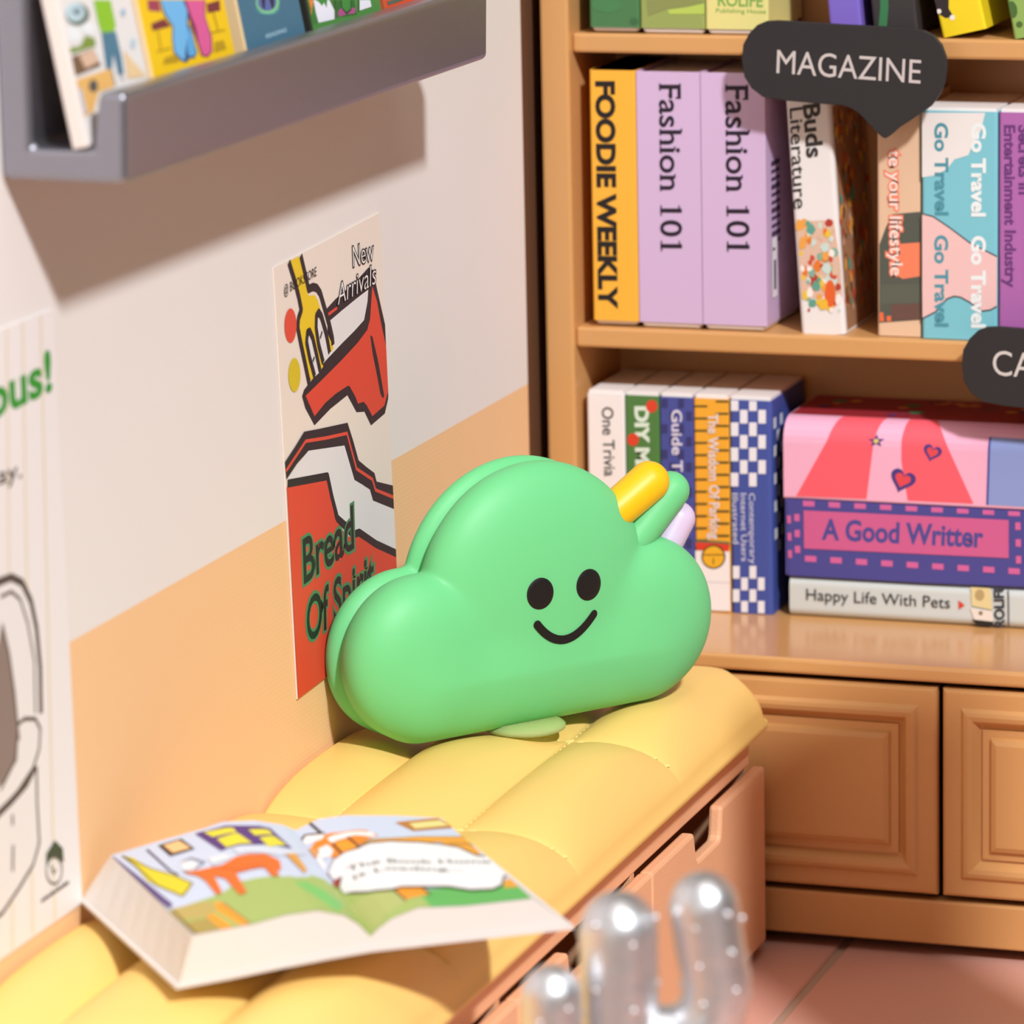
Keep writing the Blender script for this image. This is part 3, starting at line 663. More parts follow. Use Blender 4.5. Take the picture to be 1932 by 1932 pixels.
  ["p","#d8dcec",[[.324,.5376],[.3292,.5393],[.3291,.5233],[.3239,.5216]]],
  ["p","#d8dcec",[[.3171,.5095],[.3223,.5113],[.3222,.4952],[.317,.4935]]],
 ],
 'circus': [
  ["p","#f9606e",[[.4137,.6647],[.4731,.6645],[.4629,.6382],[.4524,.5578],[.3551,.5566],[.3989,.6353]]],
  ["p","#f9606e",[[.5049,.6644],[.5408,.6646],[.558,.6439],[.5981,.5586],[.5089,.5584],[.5004,.6112],[.5005,.6399]]],
  ["p","#8a9ad0",[[.6195,.6481],[.6692,.6475],[.6694,.5578],[.6167,.5581]]],
  ["s","#4a4898",.00285,[[.6195,.6481],[.6167,.5581]]],
  ["p","#4c3a80",[[.5037,.5914],[.5045,.5927],[.5074,.5952],[.5121,.5965],[.5169,.5948],[.52,.5905],[.5199,.5851],[.5164,.5804],[.5105,.577],[.504,.5742],[.4988,.5715],[.496,.5692],[.4953,.5683],[.4954,.5694],[.4946,.5728],[.4922,.5779],[.4889,.5838],[.4865,.5899],[.4867,.5956],[.4901,.5999],[.4954,.6016],[.5003,.6002],[.5032,.5965],[.5039,.5929]]],
  ["p","#e04a52",[[.503,.5894],[.5035,.5902],[.5053,.5918],[.5082,.5926],[.5112,.5915],[.5131,.5888],[.513,.5855],[.5108,.5826],[.5072,.5805],[.5031,.5787],[.4999,.5771],[.4982,.5757],[.4977,.5751],[.4978,.5758],[.4974,.5779],[.4959,.581],[.4938,.5847],[.4923,.5884],[.4924,.592],[.4945,.5947],[.4978,.5957],[.5009,.5949],[.5027,.5926],[.5031,.5903]]],
  ["p","#4c3a80",[[.5434,.6292],[.5439,.6302],[.546,.6321],[.5493,.6332],[.5529,.6322],[.5553,.6291],[.5554,.6252],[.553,.6217],[.5489,.619],[.5443,.6168],[.5406,.6147],[.5386,.6129],[.5382,.6122],[.5382,.613],[.5375,.6155],[.5356,.619],[.5329,.6232],[.5309,.6275],[.5309,.6317],[.5332,.6349],[.537,.6363],[.5407,.6355],[.5429,.6329],[.5435,.6303]]],
  ["p","#e04a52",[[.543,.6277],[.5433,.6283],[.5445,.6295],[.5466,.6302],[.5489,.6296],[.5503,.6277],[.5504,.6253],[.5489,.6231],[.5464,.6214],[.5435,.62],[.5412,.6187],[.54,.6176],[.5397,.6172],[.5397,.6177],[.5393,.6192],[.5381,.6214],[.5365,.624],[.5352,.6267],[.5352,.6293],[.5366,.6313],[.539,.6322],[.5412,.6316],[.5426,.63],[.543,.6284]]],
  ["p","#4c3a80",[[.4658,.6454],[.4688,.6399],[.4775,.6401],[.4706,.636],[.473,.6303],[.4658,.6334],[.4585,.6297],[.461,.6356],[.4541,.639],[.4628,.6396]]],
  ["p","#d8c060",[[.4694,.6371],[.4692,.6362],[.4687,.6353],[.4679,.6347],[.4669,.6342],[.4658,.634],[.4647,.6341],[.4637,.6345],[.4629,.6351],[.4623,.6359],[.4622,.6367],[.4624,.6376],[.4629,.6385],[.4637,.6391],[.4647,.6396],[.4658,.6398],[.4669,.6397],[.4679,.6393],[.4687,.6387],[.4692,.6379]]],
 ],
 'writer': [
  ["p","#4c4a92",[[.3426,.5545],[.6694,.5564],[.6698,.4503],[.3446,.4438]]],
  ["p","#d0659f",[[.365,.5519],[.381,.552],[.381,.544],[.365,.5439]]],
  ["p","#d0659f",[[.4005,.552],[.4165,.5521],[.4164,.5441],[.4005,.5441]]],
  ["p","#d0659f",[[.4359,.5522],[.4518,.5523],[.4517,.5443],[.4359,.5442]]],
  ["p","#d0659f",[[.4711,.5523],[.487,.5524],[.4869,.5445],[.4711,.5444]]],
  ["p","#d0659f",[[.5062,.5525],[.522,.5526],[.522,.5446],[.5062,.5446]]],
  ["p","#d0659f",[[.5412,.5526],[.5569,.5527],[.5569,.5448],[.5412,.5447]]],
  ["p","#d0659f",[[.576,.5528],[.5917,.5529],[.5917,.545],[.576,.5449]]],
  ["p","#d0659f",[[.6108,.5529],[.6263,.553],[.6263,.5451],[.6108,.5451]]],
  ["p","#d0659f",[[.6453,.5531],[.6608,.5532],[.6609,.5453],[.6453,.5452]]],
  ["p","#d0659f",[[.3673,.4762],[.3832,.4761],[.3831,.468],[.3672,.4681]]],
  ["p","#d0659f",[[.4025,.476],[.4184,.4759],[.4183,.4679],[.4025,.4679]]],
  ["p","#d0659f",[[.4377,.4758],[.4534,.4757],[.4534,.4677],[.4376,.4678]]],
  ["p","#d0659f",[[.4727,.4756],[.4884,.4755],[.4884,.4675],[.4726,.4676]]],
  ["p","#d0659f",[[.5075,.4754],[.5232,.4753],[.5232,.4673],[.5075,.4674]]],
  ["p","#d0659f",[[.5423,.4752],[.5579,.4751],[.5579,.4671],[.5423,.4672]]],
  ["p","#d0659f",[[.5769,.475],[.5924,.4749],[.5924,.4669],[.5769,.467]]],
  ["p","#d0659f",[[.6114,.4748],[.6268,.4747],[.6269,.4667],[.6114,.4668]]],
  ["p","#d0659f",[[.6457,.4746],[.6611,.4745],[.6612,.4666],[.6457,.4666]]],
  ["p","#d0659f",[[.3529,.5325],[.3602,.5329],[.3604,.5231],[.353,.5227]]],
  ["p","#d0659f",[[.3532,.5107],[.3605,.5111],[.3607,.5012],[.3533,.5009]]],
  ["p","#d0659f",[[.3535,.4888],[.3609,.4892],[.361,.4794],[.3536,.479]]],
  ["p","#d0659f",[[.343,.53],[.3481,.5302],[.3484,.5195],[.3432,.5193]]],
  ["p","#d0659f",[[.3435,.5062],[.3487,.5065],[.3489,.4958],[.3438,.4955]]],
  ["p","#d0659f",[[.344,.4824],[.3492,.4827],[.3495,.4719],[.3443,.4717]]],
  ["p","#d0659f",[[.6547,.5367],[.6618,.5371],[.6621,.5269],[.6549,.5265]]],
  ["p","#d0659f",[[.6552,.5141],[.6624,.5144],[.6626,.5042],[.6555,.5039]]],
  ["p","#d0659f",[[.6558,.4914],[.6629,.4918],[.6631,.4815],[.656,.4811]]],
  ["p","#cc5f92",[[.366,.5383],[.646,.5395],[.6461,.4879],[.3663,.4859]]],
  ["t","#4c4a92","A Good Writter",[.3921,.5003],[.6103,.501],[.3931,.5273],.03,""],
 ],
 'pets': [
  ["t","#3a3638","Happy Life With Pets",[.3687,.4151],[.5665,.4148],[.3688,.4305],.0,""],
  ["p","#d8452e",[[.578,.4264],[.5867,.4203],[.5787,.4141]]],
  ["p","#e2cf9a",[[.5946,.4533],[.6211,.4505],[.6241,.416],[.596,.4201]]],
  ["p","#e9ddd4",[[.5939,.4171],[.6241,.4145],[.6255,.4001],[.5996,.4015]]],
  ["p","#2a2624",[[.596,.4013],[.6255,.4001],[.6241,.3921],[.6047,.3924]]],
  ["p","#b8a070",[[.6133,.4356],[.613,.4331],[.612,.4309],[.6106,.429],[.6088,.4278],[.6068,.4273],[.6048,.4276],[.603,.4286],[.6016,.4303],[.6007,.4324],[.6003,.4349],[.6007,.4373],[.6016,.4396],[.603,.4414],[.6048,.4427],[.6068,.4432],[.6088,.4429],[.6106,.4419],[.612,.4402],[.6129,.438]]],
  ["p","#8a7458",[[.6111,.4109],[.611,.41],[.6106,.4092],[.61,.4085],[.6092,.408],[.6083,.4078],[.6074,.4079],[.6066,.4083],[.6059,.4089],[.6055,.4097],[.6054,.4106],[.6055,.4115],[.6059,.4123],[.6066,.413],[.6074,.4134],[.6083,.4136],[.6091,.4135],[.6099,.4132],[.6106,.4126],[.611,.4118]]],
  ["t","#2e3240","ROLIFE",[.6406,.3938],[.639,.45],[.6277,.393],.03,""],
  ["s","#2e3240",.00145,[[.6463,.3941],[.6455,.4504]]],
 ],
 'green1': [
  ["p","#3f6a45",[[.1445,1.1895],[.1442,1.1879],[.1432,1.1866],[.1417,1.1854],[.1399,1.1847],[.1378,1.1844],[.1358,1.1847],[.1339,1.1853],[.1325,1.1864],[.1316,1.1878],[.1313,1.1893],[.1316,1.1908],[.1326,1.1922],[.1341,1.1933],[.1359,1.194],[.138,1.1943],[.14,1.1941],[.1418,1.1934],[.1433,1.1923],[.1442,1.191]]],
  ["p","#4a8050",[[.1235,1.2116],[.1224,1.2081],[.1192,1.205],[.1143,1.2024],[.1081,1.2007],[.1012,1.2001],[.0944,1.2005],[.0882,1.2021],[.0833,1.2045],[.0803,1.2076],[.0792,1.211],[.0804,1.2145],[.0836,1.2177],[.0885,1.2203],[.0948,1.2219],[.1016,1.2226],[.1084,1.2221],[.1146,1.2206],[.1194,1.2182],[.1225,1.2151]]],
 ],
 'olive': [
  ["p","#8a9055",[[.1552,1.2176],[.2153,1.2219],[.2371,1.2173],[.2078,1.2099],[.1844,1.2068],[.1578,1.1967]]],
  ["p","#b4c95c",[[.1844,1.2054],[.2151,1.21],[.237,1.2145],[.2368,1.2005],[.1872,1.1999]]],
 ],
 'pale': [
  ["t","#7fae52","ROLIFE",[.2544,1.2119],[.3152,1.2113],[.2546,1.2273],.02,""],
  ["t","#7fae52","Publishing House",[.2514,1.2028],[.3195,1.2024],[.2515,1.2084],0,""],
 ],
 'yellow1': [
  ["p","#332b2c",[[.56,1.2269],[.5768,1.2257],[.5726,1.2093],[.5768,1.197],[.5656,1.1982],[.5558,1.2077],[.5488,1.2103]]],
  ["p","#f0e8e0",[[.5625,1.2084],[.5623,1.2075],[.5619,1.2066],[.5612,1.2059],[.5603,1.2055],[.5593,1.2053],[.5583,1.2054],[.5574,1.2059],[.5567,1.2065],[.5563,1.2074],[.5561,1.2083],[.5563,1.2093],[.5567,1.2102],[.5574,1.2109],[.5583,1.2113],[.5593,1.2115],[.5603,1.2113],[.5612,1.2109],[.5619,1.2102],[.5623,1.2094]]],
  ["p","#f0e8e0",[[.5782,1.197],[.5781,1.1959],[.5776,1.195],[.5768,1.1942],[.5758,1.1937],[.5747,1.1935],[.5736,1.1937],[.5727,1.1942],[.5719,1.1949],[.5714,1.1958],[.5712,1.1969],[.5714,1.198],[.5719,1.1989],[.5727,1.1997],[.5736,1.2002],[.5747,1.2004],[.5758,1.2002],[.5768,1.1998],[.5776,1.199],[.5781,1.1981]]],
  ["p","#4a3038",[[.5333,1.2128],[.5446,1.2185],[.5417,1.2088],[.5361,1.2033]]],
 ],
 'dots': [
  ["p","#4c6a34",[[.6612,1.2118],[.6609,1.2084],[.6601,1.2054],[.6587,1.203],[.6569,1.2014],[.655,1.2008],[.6531,1.2013],[.6513,1.2029],[.6499,1.2052],[.649,1.2083],[.6487,1.2116],[.649,1.215],[.6499,1.2181],[.6513,1.2205],[.653,1.2221],[.655,1.2226],[.6569,1.2221],[.6586,1.2206],[.66,1.2182],[.6609,1.2152]]],
  ["p","#4c6a34",[[.6502,1.1953],[.65,1.1934],[.6494,1.1917],[.6485,1.1903],[.6473,1.1894],[.646,1.1891],[.6447,1.1894],[.6435,1.1902],[.6426,1.1916],[.642,1.1933],[.6418,1.1952],[.642,1.1971],[.6426,1.1988],[.6435,1.2002],[.6447,1.2011],[.646,1.2014],[.6473,1.2011],[.6484,1.2002],[.6494,1.1989],[.65,1.1972]]],
  ["p","#4c6a34",[[.6648,1.1914],[.6646,1.1901],[.664,1.189],[.6631,1.1881],[.6619,1.1875],[.6606,1.1873],[.6593,1.1874],[.6582,1.188],[.6572,1.1889],[.6566,1.19],[.6564,1.1913],[.6566,1.1926],[.6572,1.1937],[.6581,1.1946],[.6593,1.1952],[.6606,1.1954],[.6619,1.1953],[.663,1.1947],[.664,1.1938],[.6646,1.1927]]],
  ["p","#4c6a34",[[.6522,1.2226],[.652,1.2213],[.6514,1.2202],[.6505,1.2193],[.6493,1.2187],[.648,1.2184],[.6467,1.2186],[.6456,1.2192],[.6446,1.2201],[.644,1.2212],[.6438,1.2225],[.644,1.2237],[.6446,1.2249],[.6456,1.2258],[.6467,1.2264],[.648,1.2266],[.6493,1.2264],[.6505,1.2259],[.6514,1.225],[.652,1.2238]]],
 ],
 'sign_shape': [
  ["p","#000000",[[.3031,1.1673],[.3118,1.1826],[.3227,1.1932],[.3346,1.1982],[.3504,1.1993],[.3994,1.1972],[.4384,1.1953],[.4869,1.1937],[.5256,1.192],[.5448,1.1893],[.5583,1.1829],[.5679,1.1715],[.5736,1.1565],[.5751,1.1415],[.5726,1.1245],[.5668,1.1093],[.5543,1.0921],[.5349,1.0785],[.5116,1.0628],[.498,1.0511],[.4931,1.0485],[.4883,1.0509],[.4844,1.0542],[.4766,1.062],[.4669,1.0723],[.4572,1.0816],[.4475,1.0871],[.4358,1.0905],[.4025,1.0921],[.3593,1.095],[.3297,1.099],[.314,1.1102],[.3042,1.1253],[.3011,1.1482]]],
 ],
 'sign_text': [
  ["t","#c9bfbd","MAGAZINE",[.3481,1.1311],[.5403,1.121],[.3496,1.1612],.0,""],
 ],
 'sign_text2': [
  ["t","#cfc8c4","CA",[.6363,.7434],[.6911,.7412],[.6363,.7756],.0,""],
 ],
 'mag_a': [
  ["p","#cfe3ea",[[-1.374,.1314],[-1.3769,.1282],[-1.382,.1256],[-1.3889,.1239],[-1.3967,.1231],[-1.4048,.1235],[-1.4123,.1248],[-1.4186,.1271],[-1.4229,.1301],[-1.425,.1334],[-1.4246,.1368],[-1.4217,.14],[-1.4167,.1425],[-1.4099,.1443],[-1.4021,.1451],[-1.394,.1448],[-1.3864,.1434],[-1.3801,.1412],[-1.3757,.1382],[-1.3735,.1348]]],
  ["p","#5a6a5c",[[-1.3701,.1296],[-1.3731,.1264],[-1.3785,.1238],[-1.3857,.1221],[-1.394,.1214],[-1.4025,.1218],[-1.4105,.1232],[-1.4172,.1255],[-1.4218,.1286],[-1.4241,.132],[-1.4237,.1354],[-1.4208,.1386],[-1.4155,.1412],[-1.4084,.1429],[-1.4002,.1437],[-1.3916,.1433],[-1.3836,.1419],[-1.3768,.1396],[-1.372,.1366],[-1.3697,.1331]]],
  ["p","#bcd3dc",[[-1.3791,.1326],[-1.3815,.13],[-1.3858,.1279],[-1.3916,.1264],[-1.3982,.1258],[-1.405,.1261],[-1.4114,.1273],[-1.4167,.1292],[-1.4204,.1316],[-1.4222,.1344],[-1.4219,.1372],[-1.4195,.1398],[-1.4153,.1419],[-1.4096,.1433],[-1.403,.1439],[-1.3962,.1437],[-1.3897,.1425],[-1.3844,.1407],[-1.3806,.1382],[-1.3787,.1354]]],
  ["p","#7a8f98",[[-1.3877,.1342],[-1.3888,.1332],[-1.3906,.1323],[-1.3931,.1318],[-1.396,.1316],[-1.3991,.1317],[-1.4019,.1322],[-1.4043,.133],[-1.406,.134],[-1.4069,.1351],[-1.4068,.1362],[-1.4058,.1373],[-1.404,.1381],[-1.4015,.1386],[-1.3986,.1389],[-1.3955,.1387],[-1.3927,.1382],[-1.3902,.1375],[-1.3885,.1364],[-1.3877,.1353]]],
  ["p","#e8eaec",[[-1.3976,.1128],[-1.3998,.1106],[-1.4038,.1088],[-1.4093,.1077],[-1.4156,.1073],[-1.4222,.1076],[-1.4284,.1087],[-1.4336,.1104],[-1.4373,.1126],[-1.4392,.115],[-1.439,.1174],[-1.4368,.1196],[-1.4329,.1213],[-1.4275,.1225],[-1.4212,.1229],[-1.4146,.1226],[-1.4084,.1215],[-1.4031,.1198],[-1.3994,.1176],[-1.3975,.1152]]],
  ["p","#e8eaec",[[-1.3632,.1149],[-1.3649,.1133],[-1.3681,.1119],[-1.3724,.1111],[-1.3774,.1108],[-1.3827,.1111],[-1.3876,.1119],[-1.3918,.1133],[-1.3948,.1149],[-1.3963,.1167],[-1.3963,.1186],[-1.3946,.1202],[-1.3914,.1215],[-1.3872,.1224],[-1.3822,.1227],[-1.3769,.1224],[-1.372,.1216],[-1.3677,.1203],[-1.3647,.1186],[-1.3631,.1168]]],
  ["p","#7f9440",[[-1.4429,.1034],[-1.4063,.1018],[-1.3893,.1105],[-1.3695,.1056],[-1.3703,.0977],[-1.4402,.0965]]],
  ["p","#7a5c44",[[-1.4385,.0937],[-1.3777,.0959],[-1.3679,.0775],[-1.4391,.0741]]],
  ["p","#dcb79c",[[-1.4137,.0935],[-1.378,.0953],[-1.372,.082],[-1.4051,.0792]]],
  ["p","#8cc02e",[[-1.354,.1426],[-1.3142,.1384],[-1.3142,.1129],[-1.3206,.1069],[-1.3518,.109],[-1.3543,.1199]]],
  ["p","#4e7a92",[[-1.3518,.109],[-1.3175,.1065],[-1.3166,.0795],[-1.3198,.0637],[-1.3328,.0639],[-1.334,.0869],[-1.3474,.067],[-1.3583,.071]]],
  ["s","#3a2c28",.00171,[[-1.3461,.0695],[-1.3441,.0545]]],
  ["s","#3a2c28",.00172,[[-1.3278,.0673],[-1.3253,.0563]]],
  ["p","#e8b468",[[-1.4439,.0707],[-1.3479,.0724],[-1.3478,.0536],[-1.3867,.0531],[-1.4081,.0359],[-1.4343,.0339]]],
  ["p","#e9c89a",[[-1.3081,.0866],[-1.2681,.0548],[-1.3132,.0575]]],
  ["p","#5a5654",[[-1.3859,.059],[-1.3874,.0572],[-1.3897,.0557],[-1.3927,.0547],[-1.3961,.0542],[-1.3994,.0543],[-1.4025,.055],[-1.405,.0562],[-1.4066,.0578],[-1.4073,.0596],[-1.4068,.0615],[-1.4054,.0633],[-1.403,.0648],[-1.4001,.0659],[-1.3967,.0664],[-1.3933,.0663],[-1.3903,.0656],[-1.3878,.0644],[-1.3861,.0628],[-1.3855,.0609]]],
  ["p","#c6c6d4",[[-1.4353,.0631],[-1.4241,.0604],[-1.4236,.0365],[-1.436,.0368]]],
  ["p","#9db8cc",[[-1.2854,.1226],[-1.2862,.1214],[-1.2876,.1204],[-1.2893,.1197],[-1.2911,.1193],[-1.2929,.1193],[-1.2946,.1197],[-1.2959,.1204],[-1.2967,.1214],[-1.2969,.1226],[-1.2966,.1238],[-1.2957,.1249],[-1.2943,.1259],[-1.2927,.1266],[-1.2908,.127],[-1.289,.127],[-1.2874,.1266],[-1.2861,.1259],[-1.2853,.125],[-1.285,.1238]]],
  ["p","#b9ccd8",[[-1.2767,.0898],[-1.2779,.0882],[-1.2795,.0869],[-1.2815,.0859],[-1.2836,.0854],[-1.2856,.0854],[-1.2874,.0858],[-1.2888,.0868],[-1.2896,.0881],[-1.2898,.0896],[-1.2893,.0912],[-1.2881,.0928],[-1.2865,.0941],[-1.2846,.0951],[-1.2824,.0956],[-1.2804,.0956],[-1.2786,.0952],[-1.2772,.0942],[-1.2764,.0929],[-1.2762,.0914]]],
 ],
 'mag_b': [
  ["p","#a04058",[[-1.2263,.1293],[-1.1973,.1262],[-1.1986,.114],[-1.2284,.1185]]],
  ["p","#7c3438",[[-1.2288,.1049],[-1.1939,.1066],[-1.1817,.097],[-1.2292,.0974]]],
  ["s","#6a4a20",.00188,[[-1.2161,.0966],[-1.2182,.0763]]],
  ["p","#7c3438",[[-1.0801,.1098],[-1.0438,.1102],[-1.0478,.0993],[-1.0817,.1001]]],
  ["s","#6a4a20",.00183,[[-1.0674,.1],[-1.0643,.0784]]],
  ["s","#b89018",.00176,[[-1.2304,.0756],[-1.1929,.0754]]],
  ["s","#b89018",.00182,[[-1.0855,.0794],[-1.0463,.0781]]],
  ["p","#b8941c",[[-1.2142,.0675],[-1.1794,.0683],[-1.1805,.0595],[-1.2208,.0614]]],
  ["p","#b8941c",[[-1.0802,.0689],[-1.0553,.0682],[-1.053,.0587],[-1.0859,.0582]]],
  ["p","#2f4a78",[[-1.1957,.1261],[-1.1367,.1199],[-1.1304,.1053],[-1.1376,.0949],[-1.133,.0902],[-1.1295,.0633],[-1.139,.0588],[-1.1526,.0597],[-1.1612,.0565],[-1.1737,.0594],[-1.1888,.0701],[-1.1852,.0849],[-1.1784,.0966],[-1.1934,.1107]]],
  ["p","#6fb4e6",[[-1.1941,.1259],[-1.139,.1202],[-1.1333,.1084],[-1.1415,.0954],[-1.1438,.0831],[-1.1573,.0707],[-1.1648,.0597],[-1.1713,.0605],[-1.1859,.0705],[-1.1829,.0847],[-1.1758,.0963],[-1.1899,.111]]],
  ["p","#5aa6dc",[[-1.1386,.0929],[-1.1338,.0819],[-1.1329,.0637],[-1.1396,.061],[-1.1532,.0618],[-1.154,.0689]]],
  ["p","#7a2c50",[[-1.1351,.1197],[-1.0814,.1141],[-1.0905,.0968],[-1.0842,.075],[-1.0902,.0602],[-1.1052,.0555],[-1.1213,.0588],[-1.1247,.0725],[-1.1316,.0929]]],
  ["p","#da5c96",[[-1.1317,.1194],[-1.0841,.1144],[-1.0932,.0971],[-1.0876,.0754],[-1.0933,.0612],[-1.1062,.0571],[-1.1179,.0598],[-1.1213,.0721],[-1.1206,.0903],[-1.1268,.1021]]],
 ],
 'mag_c': [
  ["p","#7fc48c",[[-.8842,.0907],[-.8879,.0871],[-.8944,.0842],[-.9031,.0822],[-.9131,.0815],[-.9235,.082],[-.9332,.0837],[-.9412,.0863],[-.9469,.0898],[-.9497,.0936],[-.9493,.0975],[-.9457,.101],[-.9393,.1039],[-.9307,.1059],[-.9208,.1066],[-.9104,.1062],[-.9006,.1046],[-.8924,.1019],[-.8866,.0985],[-.8838,.0946]]],
  ["p","#5c6aa8",[[-.8919,.0922],[-.8947,.0894],[-.8999,.0872],[-.9068,.0857],[-.9148,.0852],[-.9231,.0856],[-.9308,.0869],[-.9373,.089],[-.9419,.0916],[-.9442,.0946],[-.9439,.0976],[-.9411,.1004],[-.936,.1026],[-.9292,.1041],[-.9212,.1047],[-.913,.1043],[-.9051,.103],[-.8986,.1009],[-.8939,.0982],[-.8916,.0952]]],
  ["p","#2c2a38",[[-.9327,.1015],[-.9201,.1002],[-.929,.0874],[-.9332,.09]]],
  ["p","#2c2a38",[[-.9111,.0993],[-.8973,.0964],[-.9025,.0867],[-.9083,.0866]]],
  ["s","#5fa8b0",.00125,[[-.9554,.0909],[-.9452,.0855],[-.9242,.0821],[-.9019,.0808],[-.8872,.0851]]],
  ["t","#a9cbdc","READING",[-.9414,.0572],[-.8813,.0581],[-.9399,.0614],.02,""],
 ],
 'mag_d': [
  ["p","#e88a3c",[[-.8148,.0863],[-.7865,.0834],[-.798,.0697],[-.8125,.0579],[-.816,.0805]]],
  ["p","#3f7a3c",[[-.7949,.0753],[-.7846,.0832],[-.7095,.0754],[-.7198,.0568],[-.8088,.0575]]],
  ["p","#ece8f4",[[-.7865,.0834],[-.7405,.0786],[-.7314,.0656],[-.7365,.0563],[-.7847,.0575],[-.7867,.0685]]],
  ["p","#3f8a40",[[-.7808,.0828],[-.7463,.0792],[-.753,.0709],[-.7575,.0774],[-.7652,.0744],[-.7724,.0797]]],
  ["p","#2f6a34",[[-.7251,.077],[-.6661,.0708],[-.6671,.0542],[-.7276,.0576]]],
  ["p","#3f8a40",[[-.7056,.0749],[-.678,.0721],[-.6817,.0618],[-.6979,.059],[-.7084,.0662]]],
  ["p","#b0508a",[[-.7225,.0631],[-.7103,.0664],[-.6986,.0576],[-.7235,.0575]]],
  ["p","#b0508a",[[-.6809,.0633],[-.667,.0618],[-.6722,.0562],[-.6946,.0574]]],
  ["p","#ece8f4",[[-.6502,.0692],[-.6181,.0658],[-.6181,.0581],[-.6567,.0576]]],
  ["s","#2b2a26",.00168,[[-.8016,.085],[-.8003,.0744],[-.8125,.0579]]],
  ["s","#2b2a26",.00171,[[-.7251,.077],[-.7353,.057]]],
  ["s","#2b2a26",.00173,[[-.6542,.0696],[-.6607,.0565]]],
  ["s","#2b2a26",.00171,[[-.7056,.0749],[-.7084,.0662],[-.6979,.059],[-.6817,.0618],[-.6772,.072]]],
 ],
 'mag_e': [
  ["s","#f0dcc0",.00122,[[-.5856,.0624],[-.5803,.0603],[-.584,.0576]]],
  ["s","#f0dcc0",.00122,[[-.5712,.0609],[-.5774,.0577]]],
  ["p","#5c6a5c",[[-.5659,.0588],[-.5177,.0585],[-.511,.0547],[-.5643,.054]]],
 ],
 'page_left': [
  ["p","#cdd6ea",[[-.0083,.3007],[.0063,.3031],[.0384,.2936],[.0736,.2978],[.0899,.2974],[.1044,.2952],[.1242,.2842],[.1692,.2798],[.1819,.2715],[.1842,.2282],[.1674,.1219],[.1298,.0981],[.0755,.1119],[.047,.0944],[.0136,.0919]]],
  ["p","#5c4a82",[[-.0073,.302],[.0,.3016],[.0195,.1052],[.0136,.0919],[.0111,.1059]]],
  ["p","#a9bc6c",[[.0711,.1056],[.0906,.1268],[.1207,.1195],[.1614,.1095],[.1673,.0768],[.1787,.039],[.1329,-.0021],[.0735,-.0083],[.0446,-.0118],[.0178,-.007],[.0109,.0861]]],
  ["p","#7fc46e",[[.143,.0934],[.1587,.099],[.1849,.0571],[.1675,.0065]]],
  ["p","#c0aa64",[[.0131,.0897],[.0424,.093],[.0556,.0884],[.0538,.0568],[.0402,.0471],[.0123,.0485]]],
  ["p","#b09a52",[[.0146,.0401],[.0417,.0414],[.0454,-.0027],[.0178,-.007]]],
  ["p","#f0a236",[[.058,.0867],[.0645,.0776],[.0748,.0028],[.0654,-.0008],[.0538,.0568]]],
  ["p","#f0a236",[[.0402,.0471],[.0495,.0503],[.0593,-.009],[.0466,-.0154]]],
  ["s","#a8632c",.00197,[[.0645,.0776],[.0748,.0028]]],
  ["s","#7a5a2c",.00214,[[.0152,.0861],[.019,-.0077]]],
  ["p","#e4d236",[[.0078,.2961],[.016,.2796],[.0242,.2297],[.0394,.1932],[.0508,.1541],[.0436,.1355],[.0332,.1216],[.0265,.1491],[.0182,.1763],[.0127,.191],[.012,.2543]]],
  ["s","#8a7a30",.00261,[[.0078,.2961],[.0242,.2297],[.0394,.1932],[.0508,.1541],[.0332,.1216],[.0177,.1742],[.0127,.251],[.0078,.2961]]],
  ["s","#4a3c50",.00262,[[.0338,.293],[.0398,.2078],[.0443,.189]]],
  ["p","#4a3430",[[.0464,.2959],[.0719,.2969],[.077,.2547],[.0497,.2517]]],
  ["p","#f4c68a",[[.0512,.2911],[.0686,.2924],[.0738,.2601],[.0546,.26]]],
  ["p","#5a3c80",[[.0875,.2997],[.098,.2998],[.1048,.228],[.0987,.2272]]],
  ["p","#5a3c80",[[.0963,.2989],[.1661,.2855],[.173,.2182],[.1036,.2293]]],
  ["p","#e6dc40",[[.0964,.2962],[.1257,.2839],[.126,.2668],[.1009,.2742]]],
  ["p","#e6dc40",[[.1031,.2643],[.1268,.2642],[.133,.2288],[.1057,.2319]]],
  ["p","#e6dc40",[[.1399,.2754],[.1624,.2763],[.1627,.2595],[.142,.2537]]],
  ["p","#e6dc40",[[.1446,.2458],[.163,.2549],[.1694,.2273],[.1467,.2128]]],
  ["p","#d6dcea",[[.1095,.2229],[.1308,.2197],[.1575,.2092],[.1818,.2126],[.1869,.2098],[.1506,.1813],[.1322,.1954],[.1116,.2013]]],
  ["p","#e8e8ea",[[.0553,.2242],[.0685,.2179],[.0662,.1953],[.0572,.1881],[.0508,.1983]]],
  ["s","#5a5460",.00184,[[.0553,.2242],[.0667,.2292],[.0761,.2066],[.0628,.1933],[.0498,.1941]]],
  ["p","#e4e6ea",[[.0814,.2165],[.0999,.2138],[.103,.196],[.082,.1941]]],
  ["p","#e5712f",[[.0501,.189],[.0899,.1844],[.1074,.1961],[.1242,.1928],[.1379,.1891],[.1463,.164],[.1408,.1361],[.1346,.1288],[.134,.115],[.126,.1177],[.1257,.1455],[.0962,.15],[.0927,.0877],[.0849,.0854],[.083,.1431],[.0752,.1593],[.0711,.1056],[.0643,.1011],[.064,.1487],[.0605,.1708],[.0541,.1808]]],
  ["s","#a04a1c",.00175,[[.0794,.1893],[.0986,.1597],[.1279,.1542]]],
  ["p","#e0a04c",[[.1589,.1911],[.1726,.1992],[.1695,.1412],[.1634,.1288]]],
 ],
 'page_right': [
